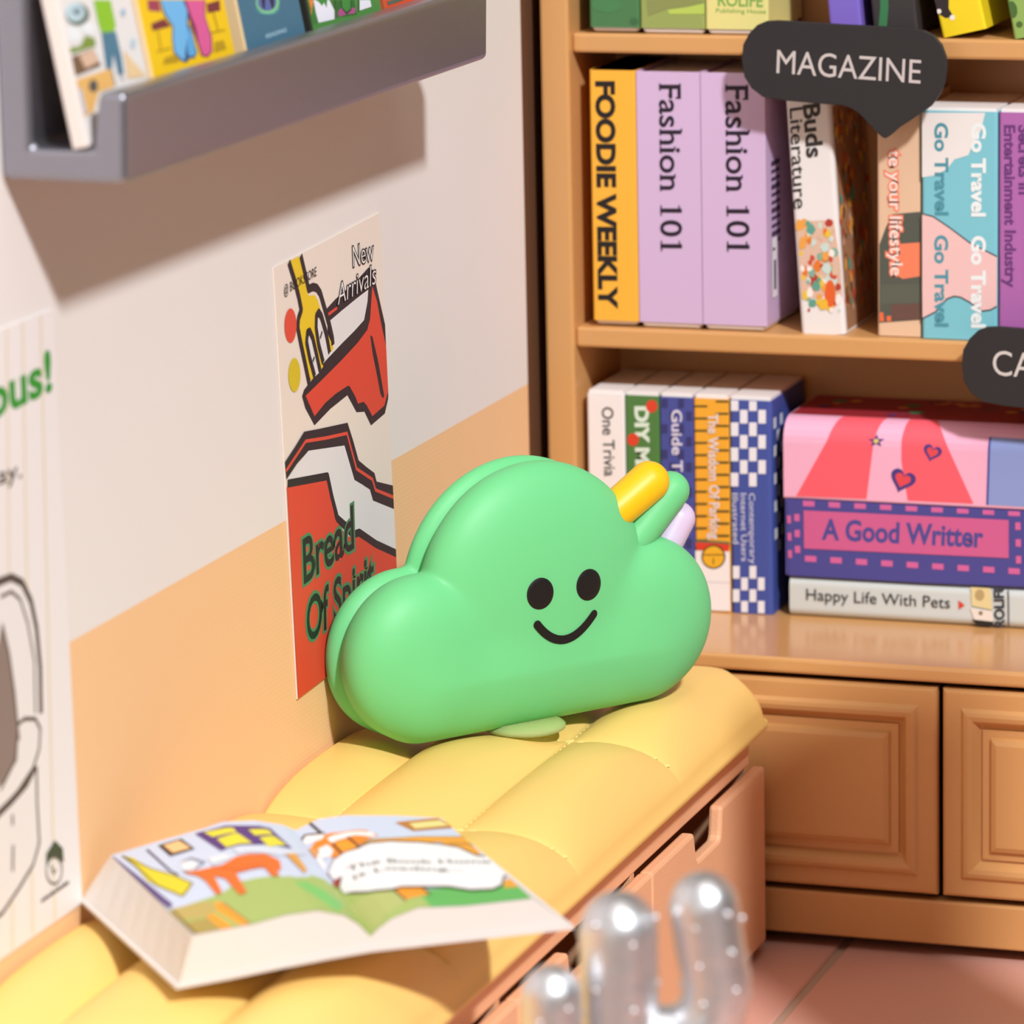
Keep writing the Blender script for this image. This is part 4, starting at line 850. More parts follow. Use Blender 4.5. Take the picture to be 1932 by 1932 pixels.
  ["p","#cdd6ea",[[.1851,.293],[.2042,.3291],[.2191,.3268],[.2428,.3197],[.2753,.3138],[.3598,.3107],[.3643,.2668],[.3654,.2357],[.2654,.2152],[.2193,.2305],[.1915,.2526]]],
  ["p","#b4bd74",[[.1889,.091],[.2406,.0652],[.2422,.0243],[.2201,.0151],[.2004,.0025],[.2004,.0503],[.1865,.0574]]],
  ["p","#66b45e",[[.2701,.0543],[.3208,.0608],[.3856,.0576],[.3848,.0128],[.3251,.0202],[.2733,.0315]]],
  ["p","#66b45e",[[.1619,.0914],[.1778,.1159],[.1783,.0441],[.1711,.0221]]],
  ["p","#ee9b30",[[.2406,.0652],[.2697,.0644],[.2706,.0393],[.2432,.028]]],
  ["s","#5a4030",.0021,[[.2406,.0652],[.2432,.028]]],
  ["s","#5a4030",.00272,[[.2706,.0618],[.2715,.0367]]],
  ["p","#eaa23a",[[.244,.2101],[.2683,.2258],[.3206,.2326],[.3631,.2336],[.3708,.1736],[.3533,.16],[.3318,.2129],[.2625,.2046]]],
  ["p","#eaa23a",[[.3589,.0673],[.374,.0791],[.3799,.0768],[.3824,.0418],[.3511,.0416]]],
  ["s","#6a7a44",.00195,[[.2426,.2111],[.2683,.2258],[.3206,.2326],[.3631,.2336],[.37,.1709]]],
  ["s","#6a5040",.00256,[[.3402,.2071],[.3628,.2035],[.3698,.1591]]],
  ["p","#c07a30",[[.3025,.2828],[.3571,.3071],[.3651,.2695],[.3143,.252]]],
  ["p","#e8dc90",[[.3172,.2806],[.3561,.2977],[.3603,.2767],[.3184,.2608]]],
  ["s","#3c3038",.00301,[[.2146,.3193],[.2192,.2558]]],
  ["p","#e07030",[[.1851,.293],[.195,.3058],[.1946,.2812],[.1862,.264]]],
  ["p","#e98a30",[[.2139,.2646],[.235,.258],[.263,.2556],[.2712,.2365],[.244,.2101],[.2223,.1916],[.2114,.2009],[.2102,.222],[.1938,.2228],[.1901,.2407]]],
  ["p","#f4f0ee",[[.1788,.2476],[.2035,.2867],[.2205,.2668],[.216,.2562],[.199,.2629],[.1793,.2301]]],
  ["p","#f4f0ee",[[.2189,.2513],[.2423,.2537],[.2675,.2474],[.2674,.2285],[.2456,.241],[.2203,.2342]]],
  ["p","#f4f0ee",[[.2063,.2389],[.2158,.2365],[.2168,.215],[.2111,.2062],[.2028,.2133],[.2029,.1944],[.1841,.153],[.1785,.1563],[.1986,.2161]]],
  ["s","#4a3028",.00339,[[.1788,.2476],[.2035,.2867],[.2205,.2668]]],
  ["s","#4a3028",.00216,[[.2203,.2342],[.2211,.1933]]],
  ["s","#4a3028",.00259,[[.2386,.24],[.2416,.2013]]],
  ["s","#4a3028",.00403,[[.1901,.2407],[.1938,.2228],[.2047,.2332]]],
  ["p","#f4a030",[[.2218,.2271],[.2342,.2298],[.24,.2077],[.2346,.1936],[.2238,.197]]],
  ["p","#e0a060",[[.2034,.2313],[.2022,.2281],[.2003,.2251],[.198,.2225],[.1934,.2126],[.189,.2038],[.1852,.1979],[.1832,.1981],[.1822,.2006],[.1824,.2052],[.1835,.2112],[.1857,.2185],[.1895,.2294],[.1937,.2398],[.198,.2486],[.2006,.2494],[.2023,.2469],[.2034,.2432],[.2039,.2389],[.204,.2348]]],
  ["p","#a8382c",[[.1787,.1317],[.1993,.1745],[.1872,.1152],[.1744,.0963]]],
  ["p","#a8382c",[[.1944,.1496],[.206,.1501],[.1965,.1266],[.1843,.11]]],
  ["p","#5a4a44",[[.199,.1747],[.2097,.1946],[.2225,.1986],[.2402,.2023],[.2544,.2115],[.2794,.2175],[.3081,.2121],[.3294,.2044],[.3461,.1924],[.3526,.1746],[.3566,.1597],[.3761,.152],[.3779,.0919],[.3613,.0752],[.3511,.0471],[.3379,.0358],[.3144,.039],[.2965,.0557],[.2712,.0582],[.2398,.0622],[.2183,.0792],[.2069,.0984],[.1999,.115],[.2,.1336],[.2066,.1492],[.1995,.1506]]],
  ["p","#f0edee",[[.2002,.1747],[.2108,.1925],[.2225,.1953],[.2398,.1975],[.2539,.2063],[.2779,.2121],[.3066,.2068],[.3278,.1988],[.3444,.1867],[.3501,.169],[.3549,.154],[.3747,.1473],[.3764,.0925],[.3605,.0782],[.3509,.0516],[.3386,.0409],[.316,.0443],[.2979,.0606],[.2726,.0631],[.2408,.066],[.219,.0819],[.2079,.1021],[.2003,.1127],[.2007,.1302],[.2085,.1481],[.2001,.1525]]],
  ["t","#3f4a40","The Book Home",[.2142,.1462],[.3626,.1267],[.2157,.1596],.01,""],
  ["t","#3f4a40","is Loading...",[.2147,.1236],[.3256,.1051],[.2159,.1358],.01,""],
 ],
}


# ------------------------------------------------------------------ palette
WOOD = '#d39c62'
WOOD_DK = '#c58a50'
BENCH = '#f2b88e'
YELLOW = '#f5cb76'
GREEN = '#70cf8a'
wood = mat(WOOD, 0.34, 0.5, noise=0.03, nscale=6, bump=0.05, bscale=260, name='tan_moulded_plastic')
bench_m = mat(BENCH, 0.5, 0.4, noise=0.03, nscale=8, bump=0.25, bscale=420, name='terracotta_moulded_plastic')
recess_shade = mat('#2c170b', 0.7, 0.2, name='painted_recess_shade')  # near-black colour paints the shade into the gaps around doors and kickboard

# ------------------------------------------------------------------ setting
def plane_struct(name, pts, m, th=None):
    me = bpy.data.meshes.new(name)
    me.from_pydata(pts, [], [tuple(range(len(pts)))])
    return setp(link(name, me, None, m), kind='structure')
wl = box('wall_left', -0.04, 0.0, -3.2, 0.158, 0.0, 2.0, wall_material(), bev=0.0)
setp(wl, 'white wall with an orange lower band', kind='structure')
tr = box('wall_gap_shade_1', -0.04, -0.006, 0.158, 0.45, 0.0, 2.0, mat('#6a4630', 0.7, 0.2), bev=0.0)  # dark colour stands in for shade between wall end and bookcase
setp(tr, 'strip coloured dark brown as the shade in the gap beside the bookcase', kind='structure')
wb = box('wall_back', -0.04, 2.6, 0.45, 0.49, 0.0, 2.0, mat(WALL_WHITE, 0.6, 0.25), bev=0.0)
setp(wb, 'pale wall behind the bookcase', kind='structure')
TILE = '#daa596'
grout = mat('#b89c8a', 0.8, 0.2)
fl = box('floor', -0.04, 2.6, -3.2, 0.45, -0.03, -0.004, grout, bev=0.0)
setp(fl, 'pinkish brown tiled floor with pale joints', kind='structure')
tile_m = mat(TILE, 0.35, 0.45, noise=0.05, nscale=5, name='pink_floor_tile')
P_ = 0.56
for i in range(-1, 4):
    for j in range(6):
        x0 = max(-0.0, 0.477 + (i - 0) * P_); x1 = 0.465 + (i + 1) * P_
        if x1 > 2.6: x1 = 2.6
        y1 = 0.70 - j * P_; y0 = y1 - P_ + 0.010; y1 = min(y1, 0.44)
        if x1 - x0 < 0.05: continue
        box('tile', x0, x1, max(y0, -3.2), y1, -0.012, 0.0, tile_m, fl, bev=0.0025, seg=1)

# ------------------------------------------------------------------ bookcase with cabinet base
bc = empty('bookcase', (0.6, 0.2, 0), 'tan bookcase with open shelves over panelled cupboard doors', 'bookcase')
XR = 1.24
def bbox_(name, *a, **k): return box(name, *a, wood, bc, **k)
bbox_('side_panel', 0.012, 0.052, 0.2, 0.44, 0.391, 1.62, bev=0.004)
bbox_('side_panel', XR - 0.04, XR, 0.2, 0.44, 0.391, 1.62, bev=0.004)
bbox_('back_panel', 0.052, XR - 0.04, 0.405, 0.44, 0.391, 1.60, bev=0.0)
bbox_('top_panel', 0.012, XR, 0.195, 0.44, 1.62, 1.65, bev=0.004)
bbox_('shelf', 0.052, XR - 0.04, 0.216, 0.405, 1.147, 1.173, bev=0.004)
bbox_('shelf', 0.052, XR - 0.04, 0.209, 0.405, 0.75, 0.7775, bev=0.004)
box('countertop', 0.006, XR + 0.006, -0.004, 0.44, 0.370, 0.391, mat(WOOD, 0.2, 0.75, noise=0.02, nscale=6), bc, bev=0.005, seg=3)
box('cabinet_body', 0.040, XR - 0.03, 0.045, 0.43, 0.055, 0.3705, recess_shade, bc, bev=0.0)
bbox_('cabinet_side', 0.012, 0.040, 0.003, 0.43, 0.0, 0.3705, bev=0.003)
bbox_('cabinet_side', XR - 0.03, XR, 0.003, 0.43, 0.0, 0.3705, bev=0.003)
box('kickboard', 0.040, XR - 0.03, 0.002, 0.03, 0.017, 0.076, wood, bc, bev=0.003)
box('base_plinth', 0.05, XR - 0.04, 0.16, 0.4, 0.0, 0.055, recess_shade, bc, bev=0.0)
def moulded(name, x0, x1, z0, z1, y, rings, m, parent, th=0.014):
    bm = bmesh.new()
    L = [[bm.verts.new((X, y + th, Z)) for X, Z in ((x0, z0), (x1, z0), (x1, z1), (x0, z1))]]
    for ins, d in rings:
        L.append([bm.verts.new((X, y + d, Z)) for X, Z in ((x0 + ins, z0 + ins), (x1 - ins, z0 + ins), (x1 - ins, z1 - ins), (x0 + ins, z1 - ins))])
    bm.faces.new(L[0][::-1])
    for a, b in zip(L[:-1], L[1:]):
        for k in range(4): bm.faces.new([a[k], a[(k + 1) % 4], b[(k + 1) % 4], b[k]])
    bm.faces.new(L[-1])
    return link(name, bm_mesh(bm), parent, m)
for x0, x1 in ((0.062, 0.602), (0.609, 1.19)):
    d = moulded('door', x0, x1, 0.0845, 0.3625, 0.0, [(0.0, 0.005), (0.0016, 0.0016), (0.005, 0.0)
        , (0.0245, 0.0), (0.0255, -0.001), (0.029, -0.0045), (0.034, -0.0055), (0.040, -0.0042), (0.0435, 0.0005), (0.0485, 0.0075), (0.052, 0.0085)], wood, bc)
    moulded('raised_panel', x0 + 0.0522, x1 - 0.0522, 0.0845 + 0.0522, 0.3625 - 0.0522, 0.0005, [(0.0, 0.006), (0.0, 0.004), (0.010, 0.004), (0.0125, -0.001), (0.019, -0.0035), (0.022, -0.0035)], wood, d, th=0.0105)

# ------------------------------------------------------------------ books
page_m = mat('#efe8e6', 0.7, 0.2, noise=0.02, nscale=50)
def upright_book(name, label, x0, x1, z0, z1, colr, y0=0.219, depth=0.165, sag=0.0, side=None, group=None, parts=True, rnd=0.004, top=0.0):
    t = empty(name, ((x0 + x1) / 2, y0 + depth / 2, z0 - sag), label, 'book', group)
    m = mat(colr, 0.45, 0.4)
    x0 += 0.0004; x1 -= 0.0004
    ct = 0.0022
    ct = min(ct, (x1 - x0) * .15)
    bm = bmesh.new()
    # cover: U-shaped wrap, two boards and a spine
    out = []
    n = 4
    for k in range(n + 1):
        a = PI + k / n * PI / 2
        out.append((x0 + rnd + rnd * math.cos(a), y0 + rnd + rnd * math.sin(a)))
    for k in range(n + 1):
        a = 1.5 * PI + k / n * PI / 2
        out.append((x1 - rnd + rnd * math.cos(a), y0 + rnd + rnd * math.sin(a)))
    pts = [(x0, y0 + depth)] + out + [(x1, y0 + depth)] + [(x1 - ct, y0 + depth), (x1 - ct, y0 + rnd + ct * .3), (x1 - rnd - ct * .3, y0 + ct), (x0 + rnd + ct * .3, y0 + ct), (x0 + ct, y0 + rnd + ct * .3), (x0 + ct, y0 + depth)]
    lo = [bm.verts.new((p[0], p[1], z0)) for p in pts]
    hi = [bm.verts.new((p[0], p[1], z1)) for p in pts]
    N = len(pts)
    for i in range(N): bm.faces.new([lo[i], lo[(i + 1) % N], hi[(i + 1) % N], hi[i]])
    bm.faces.new(lo[::-1]); bm.faces.new(hi)
    bmesh.ops.triangulate(bm, faces=[f for f in bm.faces if len(f.verts) > 4])
    link('cover', bm_mesh(bm), t, m)
    box('page_block', x0 + ct, x1 - ct, y0 + ct * 1.2, y0 + depth - 0.004, z0 - sag, z1 - 0.003 + top, page_m, t, bev=min(0.006, (x1 - x0) * .3) if sag else 0.0006, seg=3)
    return t
def spine_art(t, key, bounds, y=0.219, name='spine_print', step=3e-5):
    x0, x1, z0, z1 = bounds
    clip = [((x0, 0, 0), (-1, 0, 0)), ((x1, 0, 0), (1, 0, 0)), ((0, z0, 0), (0, -1, 0)), ((0, z1, 0), (0, 1, 0))]
    return Art(lambda u, v, w: (u, y - w, v), step=step).run(ART[key]).build(name, t, 0.5, clip=clip)

def tilt(t, x, deg, z=1.1735):
    q = Vector((x, 0.30, z)); d = q - t.location
    for ch in t.children: ch.matrix_parent_inverse = Matrix.Translation(-q)
    t.location = q
    t.rotation_euler = (0, math.radians(deg), 0)
# middle shelf
b = upright_book('magazine_volume', 'orange-yellow spine reading FOODIE WEEKLY at the left end of the middle shelf', 0.0735, 0.139, 0.786, 1.124, '#f8b33c', sag=0.006)
spine_art(b, 'foodie', (0.074, 0.139, 0.786, 1.124))
b = upright_book('magazine_volume', 'lilac Fashion 101 volume touching the orange-yellow spine', 0.139, 0.228, 0.786, 1.1235, '#d0b2d6', sag=0.0075, rnd=0.0008)
spine_art(b, 'fashion_a', (0.139, 0.228, 0.786, 1.123))
b = upright_book('magazine_volume', 'lilac Fashion 101 volume with a barcode on its right cover', 0.228, 0.3175, 0.786, 1.1235, '#d0b2d6', sag=0.0075, rnd=0.0008)
spine_art(b, 'fashion_b', (0.228, 0.3175, 0.786, 1.122))
bars = Art(lambda u, v, w: (0.3175 + w, u, v))
for k in range(11):
    z = 1.0 - 0.115 * k / 11
    bars.stroke('#4a3850', 0.0045 if k % 3 else 0.0065, [(0.245, z), (0.285, z)])
bars.poly('#efe8ee', [(0.243, 0.82), (0.268, 0.82), (0.268, 0.90), (0.243, 0.90)])
bars.poly('#2b2426', [(0.252, 0.83), (0.262, 0.83), (0.262, 0.87), (0.252, 0.87)])
bars.stroke('#2b2426', 0.004, [(0.247, 0.885), (0.258, 0.885)])
bars.build('barcode', b)
b = upright_book('paperback', 'white Buds Literature paperback with a flowery painting, leaning left under the black MAGAZINE sign', 0.362, 0.4235, 0.7785, 1.10, '#e9e2e0', y0=0.226, rnd=0.006)
spine_art(b, 'buds', (0.363, 0.4225, 0.790, 1.099), y=0.226, step=8e-6)
pc = Art(lambda u, v, w: (0.4231 + w, u, v), step=8e-6)
rnd_ = random.Random(9)
cols = ['#c9523a', '#e8a24c', '#e6c03a', '#5f9f8c', '#d9a890', '#e07a30', '#b43c30', '#7a4a30', '#8a6a3c']
pc.poly('#a87c5c', [(0.236, 0.782), (0.386, 0.782), (0.386, 1.08), (0.236, 1.08)])
for k in range(150):
    y = rnd_.uniform(0.238, 0.38); z = rnd_.uniform(0.80, 1.07); r = rnd_.uniform(0.003, 0.011)
    pc.poly(rnd_.choice(cols), [(y + r * rnd_.uniform(.5, 1) * math.cos(a), z + r * rnd_.uniform(.6, 1.3) * math.sin(a)) for a in [j * 1.05 for j in range(6)]])
pc.build('cover_print', b)
b.location = (0.4235, 0.308, 0.7785)
for ch in b.children: ch.matrix_parent_inverse = Matrix.Translation((-0.4235, -0.308, -0.7785))
b.rotation_euler = (0, math.radians(-3.6), 0)
b = upright_book('paperback', 'beige and dark grey lifestyle paperback with salmon lettering below the tip of the MAGAZINE sign', 0.4665, 0.5265, 0.7785, 1.092, '#e2bd9e', y0=0.226)
spine_art(b, 'lifestyle', (0.4675, 0.5255, 0.781, 1.09), y=0.226)
b = upright_book('travel_book', 'thick blue, white and pink Go Travel book between the beige and the purple book', 0.5285, 0.630, 0.7785, 1.079, '#7cc3d2', top=0.007)
spine_art(b, 'gotravel', (0.5293, 0.6293, 0.78, 1.078))
b = upright_book('paperback', 'purple entertainment industry book right of the blue travel book', 0.631, 0.715, 0.7785, 1.079, '#ad66ab', top=0.007)
spine_art(b, 'entertain', (0.6315, 0.7145, 0.78, 1.078))

# bottom row on the countertop
row = [('slim_volume', 'white One Trivia volume against the left side of the bookcase', 0.0625, 0.1165, '#efe8e8', 'trivia'),
       ('slim_volume', 'green DIY volume with red dots beside the white one', 0.1165, 0.1655, '#4f7d42', 'diy'),
       ('slim_volume', 'dark blue Guide volume between the green and the yellow striped one', 0.1655, 0.2135, '#48509a', 'guide'),
       ('slim_volume', 'yellow striped Wisdom Of Parking volume with a bell at its foot', 0.2135, 0.263, '#f0aa34', 'wisdom')]
for nm, lb, x0, x1, c, k in row:
    b = upright_book(nm, lb, x0, x1, 0.3915, 0.6845, c, top=0.008, rnd=0.003)
    spine_art(b, k, (x0 + .0005, x1 - .0005, 0.393, 0.684))
b = upright_book('slim_volume', 'blue and white chequered volume at the right end of the upright row on the countertop', 0.263, 0.3225, 0.3915, 0.6845, '#4454a0', top=0.008, rnd=0.006)
spine_art(b, 'check', (0.264, 0.3165, 0.393, 0.684))
sd = Art(lambda u, v, w: (0.3222 + w, u, v))
for i in range(10):
    for j in range(3):
        if (i + j) % 2 == 0: sd.poly('#d8dcec', [(0.227 + j * .016, 0.66 - i * .019), (0.241 + j * .016, 0.66 - i * .019), (0.241 + j * .016, 0.645 - i * .019), (0.227 + j * .016, 0.645 - i * .019)])
sd.build('cover_print', b)

# lying stack
def lying_book(name, label, x0, x1, z0, z1, colr, y0=0.220, depth=0.172, rnd=0.01, roll=None):
    t = empty(name, ((x0 + x1) / 2, y0 + depth / 2, z0), label, 'book')
    bm = bmesh.new()
    n = 6; ct = 0.003
    ra = roll or rnd; rb = rnd
    out = [(y0 + depth, z0)] + [(y0 + rb + rb * math.cos(a), z0 + rb + rb * math.sin(a)) for a in [1.5 * PI - k / n * PI / 2 for k in range(n + 1)]] \
        + [(y0 + ra + ra * math.cos(a), z1 - ra + ra * math.sin(a)) for a in [PI - k / n * PI / 2 for k in range(n + 1)]] + [(y0 + depth, z1)]
    inn = [(y0 + depth, z1 - ct), (y0 + ra, z1 - ct), (y0 + ct + ra * .3, z1 - ra * .4 - ct), (y0 + ct, z1 - ra), (y0 + ct, z0 + rb), (y0 + rb, z0 + ct), (y0 + depth, z0 + ct)]
    pts = out + inn
    lo = [bm.verts.new((x0, p[0], p[1])) for p in pts]; hi = [bm.verts.new((x1, p[0], p[1])) for p in pts]
    N = len(pts)
    for i in range(N): bm.faces.new([lo[i], lo[(i + 1) % N], hi[(i + 1) % N], hi[i]])
    bm.faces.new(lo[::-1]); bm.faces.new(hi)
    bmesh.ops.triangulate(bm, faces=[f for f in bm.faces if len(f.verts) > 4])
    link('cover', bm_mesh(bm), t, mat(colr, 0.45, 0.4))
    box('page_block', x0 + 0.004, x1 - 0.004, y0 + max(ra, rb) * .9, y0 + depth - 0.004, z0 + ct, z1 - ct, page_m, t, bev=0.0)
    return t
b = lying_book('stacked_book', 'pale grey Happy Life With Pets book, lowest of the lying stack', 0.345, 0.905, 0.3915, 0.446, '#ccd1d0', rnd=0.012)
spine_art(b, 'pets', (0.35, 0.9, 0.393, 0.4455))
b = lying_book('stacked_book', 'blue and magenta A Good Writter book in the middle of the lying stack', 0.340, 0.91, 0.4465, 0.552, '#4c4a92', rnd=0.004)
spine_art(b, 'writer', (0.3415, 0.9, 0.4475, 0.5515))
b = lying_book('stacked_book', 'pink and red book with hearts on its rounded spine, topmost of the lying stack', 0.338, 0.90, 0.5525, 0.662, '#efb0cc', rnd=0.004, roll=0.032)
spr = 0.032
def roll_fn(u, v, w):
    zc = 0.662 - spr
    if v <= zc: return (u, 0.220 - w, v)
    a = min((v - zc) / spr, PI / 2)
    return (u, 0.220 + spr - (spr + w) * math.cos(a), zc + (spr + w) * math.sin(a))
def zr(z):     # straight height on the face -> length along the rolled spine
    zc = 0.662 - spr
    if z <= zc: return z
    return zc + spr * math.asin(min(1.0, (z - zc) / spr))
items = []
for it in ART['circus']:
    pts = it[-1]
    items.append(it[:-1] + [[(p[0], zr(p[1])) for p in pts]])
ca = Art(roll_fn)
ca.run(items)
bmclip = [((0.342, 0, 0), (-1, 0, 0)), ((0.89, 0, 0), (1, 0, 0)), ((0, 0.5535, 0), (0, -1, 0))]
co_ = ca
sub = bpy.data.meshes.new('x')
# cut across the roll so the print bends with the spine
def build_rolled(a, name, parent):
    bm = bmesh.new()
    vs = [bm.verts.new(p) for p in a.v]
    for f, c in zip(a.f, a.c):
        try: bm.faces.new([vs[i] for i in f]).material_index = c
        except ValueError: pass
    for pt, no in bmclip:
        bmesh.ops.bisect_plane(bm, geom=bm.verts[:] + bm.edges[:] + bm.faces[:], plane_co=pt, plane_no=no, clear_outer=True)
    for k in range(12):
        bmesh.ops.bisect_plane(bm, geom=bm.verts[:] + bm.edges[:] + bm.faces[:], plane_co=(0, 0.630 + k * .0045, 0), plane_no=(0, 1, 0))
    for v in bm.verts: v.co = roll_fn(*v.co)
    me = bpy.data.meshes.new(name); bm.to_mesh(me); bm.free()
    return link(name, me, parent, [mat(c, 0.5, 0.3) for c in a.cols])
build_rolled(ca, 'spine_print', b)
tp = Art(lambda u, v, w: (u, v, 0.662 + w))
rr = random.Random(3)
tp.poly('#9c2834', [(0.34, 0.254), (0.88, 0.254), (0.88, 0.388), (0.34, 0.388)])  # red darkened, the shelf's shade on the top cover is painted in
for k in range(26):
    x = rr.uniform(0.36, 0.85); y = rr.uniform(0.265, 0.378); r = rr.uniform(.006, .014)
    tp.poly(rr.choice(['#4c3a80', '#d8a040', '#3f7a4c', '#8a2c3c', '#e08a5c']), [(x + r * math.cos(j), y + r * math.sin(j)) for j in range(6)])
tp.build('cover_print', b)

# upper shelf
b = upright_book('magazine_volume', 'dark green volume at the left end of the top shelf', 0.0755, 0.146, 1.181, 1.50, '#4a7a4c', sag=0.006)
spine_art(b, 'green1', (0.076, 0.146, 1.182, 1.4))
b = upright_book('magazine_volume', 'olive green volume beside the dark green one on the top shelf', 0.146, 0.236, 1.181, 1.50, '#96a35a', sag=0.0075)
spine_art(b, 'olive', (0.1465, 0.2355, 1.182, 1.4))
b = upright_book('magazine_volume', 'pale yellow publishing house volume on the top shelf', 0.236, 0.323, 1.181, 1.50, '#e2d78a', sag=0.0075)
spine_art(b, 'pale', (0.237, 0.3225, 1.182, 1.4))
b = upright_book('paperback', 'violet paperback standing behind the top of the MAGAZINE sign', 0.402, 0.446, 1.1735, 1.42, '#8068c8', y0=0.235)
b.rotation_euler = (0, math.radians(-5), 0)
b = upright_book('paperback', 'black paperback with a dark green ribbon on the top shelf', 0.462, 0.522, 1.1735, 1.40, '#3a3536', y0=0.232)
rb = Art(lambda u, v, w: (u, 0.232 - w, v)); rb.stroke('#3c7a50', 0.011, [(0.474, 1.18), (0.480, 1.21), (0.488, 1.32)]); rb.build('ribbon', b)
tilt(b, 0.462, -6)
b = upright_book('paperback', 'bright yellow paperback with a dark animal, turned askew on the top shelf', 0.556, 0.616, 1.1735, 1.36, '#f2d220', y0=0.222)
spine_art(b, 'yellow1', (0.557, 0.615, 1.175, 1.35), y=0.222)
tilt(b, 0.556, -13)
b = upright_book('paperback', 'leaf green spotted paperback leaning near the right edge of the top shelf', 0.650, 0.715, 1.1735, 1.38, '#8fae5c', y0=0.222)
spine_art(b, 'dots', (0.651, 0.714, 1.175, 1.4), y=0.222)
tilt(b, 0.650, -10)

# ------------------------------------------------------------------ shelf signs
sign_m = mat('#2b292b', 0.5, 0.35, name='black_sign_board')
def sign(label, dx, dz, key, txt_dx=0, txt_dz=0):
    shp = ART['sign_shape'][0][2]
    t = empty('shelf_sign', (0.44 + dx, 0.19, 1.15 + dz), label, 'sign')
    pts = [(p[0] + dx, p[1] + dz) for p in shp]
    prism('sign_board', pts, lambda u, v: (u, 0.166, v), (0, 0.008, 0), sign_m, t, bev=0.001, seg=2)
    box('mounting_clip', 0.40 + dx, 0.46 + dx, 0.174, 0.217, 1.152 + dz, 1.168 + dz, sign_m, t, bev=0.001)
    Art(lambda u, v, w: (u, 0.166 - w, v)).run(ART[key]).build('lettering', t, 0.5)
    return t
sign('black speech-bubble sign reading MAGAZINE on the shelf above the lilac volumes', 0, 0, 'sign_text')
sign('black speech-bubble sign cut by the right edge, lettered CA', 0.2935, -0.3925, 'sign_text2')

# ------------------------------------------------------------------ storage bench
YB0, YB1 = -2.02, -0.036
bn = empty('storage_bench', (0.19, -1.0, 0), 'low terracotta storage bench with a quilted yellow seat along the left wall', 'bench')
bm = bmesh.new()
add_box(bm, 0.003, 0.364, YB0 + .012, YB1 - .012, 0.256, 0.311, 0.003)
add_box(bm, 0.003, 0.364, YB0 + .012, YB1 - .012, 0.0, 0.014, 0.002)
add_box(bm, 0.003, 0.015, YB0 + .012, YB1 - .012, 0.013, 0.257, 0.0)
for k in range(5):
    yy = YB1 - .012 - k * 0.4915
    yy = max(yy, YB0 + .026)
    add_box(bm, 0.003, 0.362, yy - .014, yy, 0.0005, 0.2575, 0.001)
link('frame', bm_mesh(bm), bn, bench_m)
def drawer(y1):
    y0 = y1 - 0.4935
    c = y1 - 0.258
    zt, zb = 0.2535, 0.016
    r = 0.010
    pts = [(y0, zb), (y1, zb), (y1, zt)]
    pts += [(c + 0.060, zt)]
    pts += [(c + 0.054 - r + r * math.cos(a), 0.213 + r + r * math.sin(a)) for a in [0, -PI / 6, -PI / 3, -PI / 2]]
    pts += [(c - 0.052 + r + r * math.cos(a), 0.213 + r + r * math.sin(a)) for a in [-PI / 2, -PI * 2 / 3, -PI * 5 / 6, -PI]]
    pts += [(c - 0.060, zt), (y0, zt)]
    d = prism('drawer', pts, lambda u, v: (0.3645, u, v), (0.0175, 0, 0), bench_m, bn, bev=0.0045, seg=2)
    return d
for k in range(4):
    drawer(YB1 - 0.001 - k * 0.4945)

# quilted seat
LX, LZ = 0.393, 0.3215
XS = [-0.07, 0.09, 0.25, 0.400]
YS = [-0.012, -0.435, -0.83, -1.225, -1.62, -2.04]
def pad(t): return max(0.0, 1 - abs(2 * t - 1) ** 2.6) ** 0.75
def seat_z(x, y):
    # distance to the rim
    dx = min(x + 0.075, LX - x); dy = min(YB1 - y, y - YB0)
    r = 0.05
    edge = min(1.0, x / 0.006) ** 0.5 if x < 0.006 else 1.0
    if dx < r and dy < r: d = r - math.hypot(r - dx, r - dy)
    else: d = min(dx, dy)
    d = max(0.0, d)
    def prof(q, w): return (1 - (1 - min(q / w, 1)) ** 2.3) ** (1 / 2.2)
    base = 0.060 * prof(d, 0.12)
    i = max(k for k in range(3) if x >= XS[k]) if x >= XS[0] else 0
    j = max(k for k in range(5) if y <= YS[k]) if y <= YS[0] else 0
    tx = (x - XS[i]) / (XS[i + 1] - XS[i]); ty = (YS[j] - y) / (YS[j] - YS[j + 1])
    b = 0.027 * pad(min(max(tx, 0), 1)) * pad(min(max(ty, 0), 1)) * min(1, d / 0.05) ** 0.6
    return LZ + (base + b) * (0.8 + 0.2 * edge)
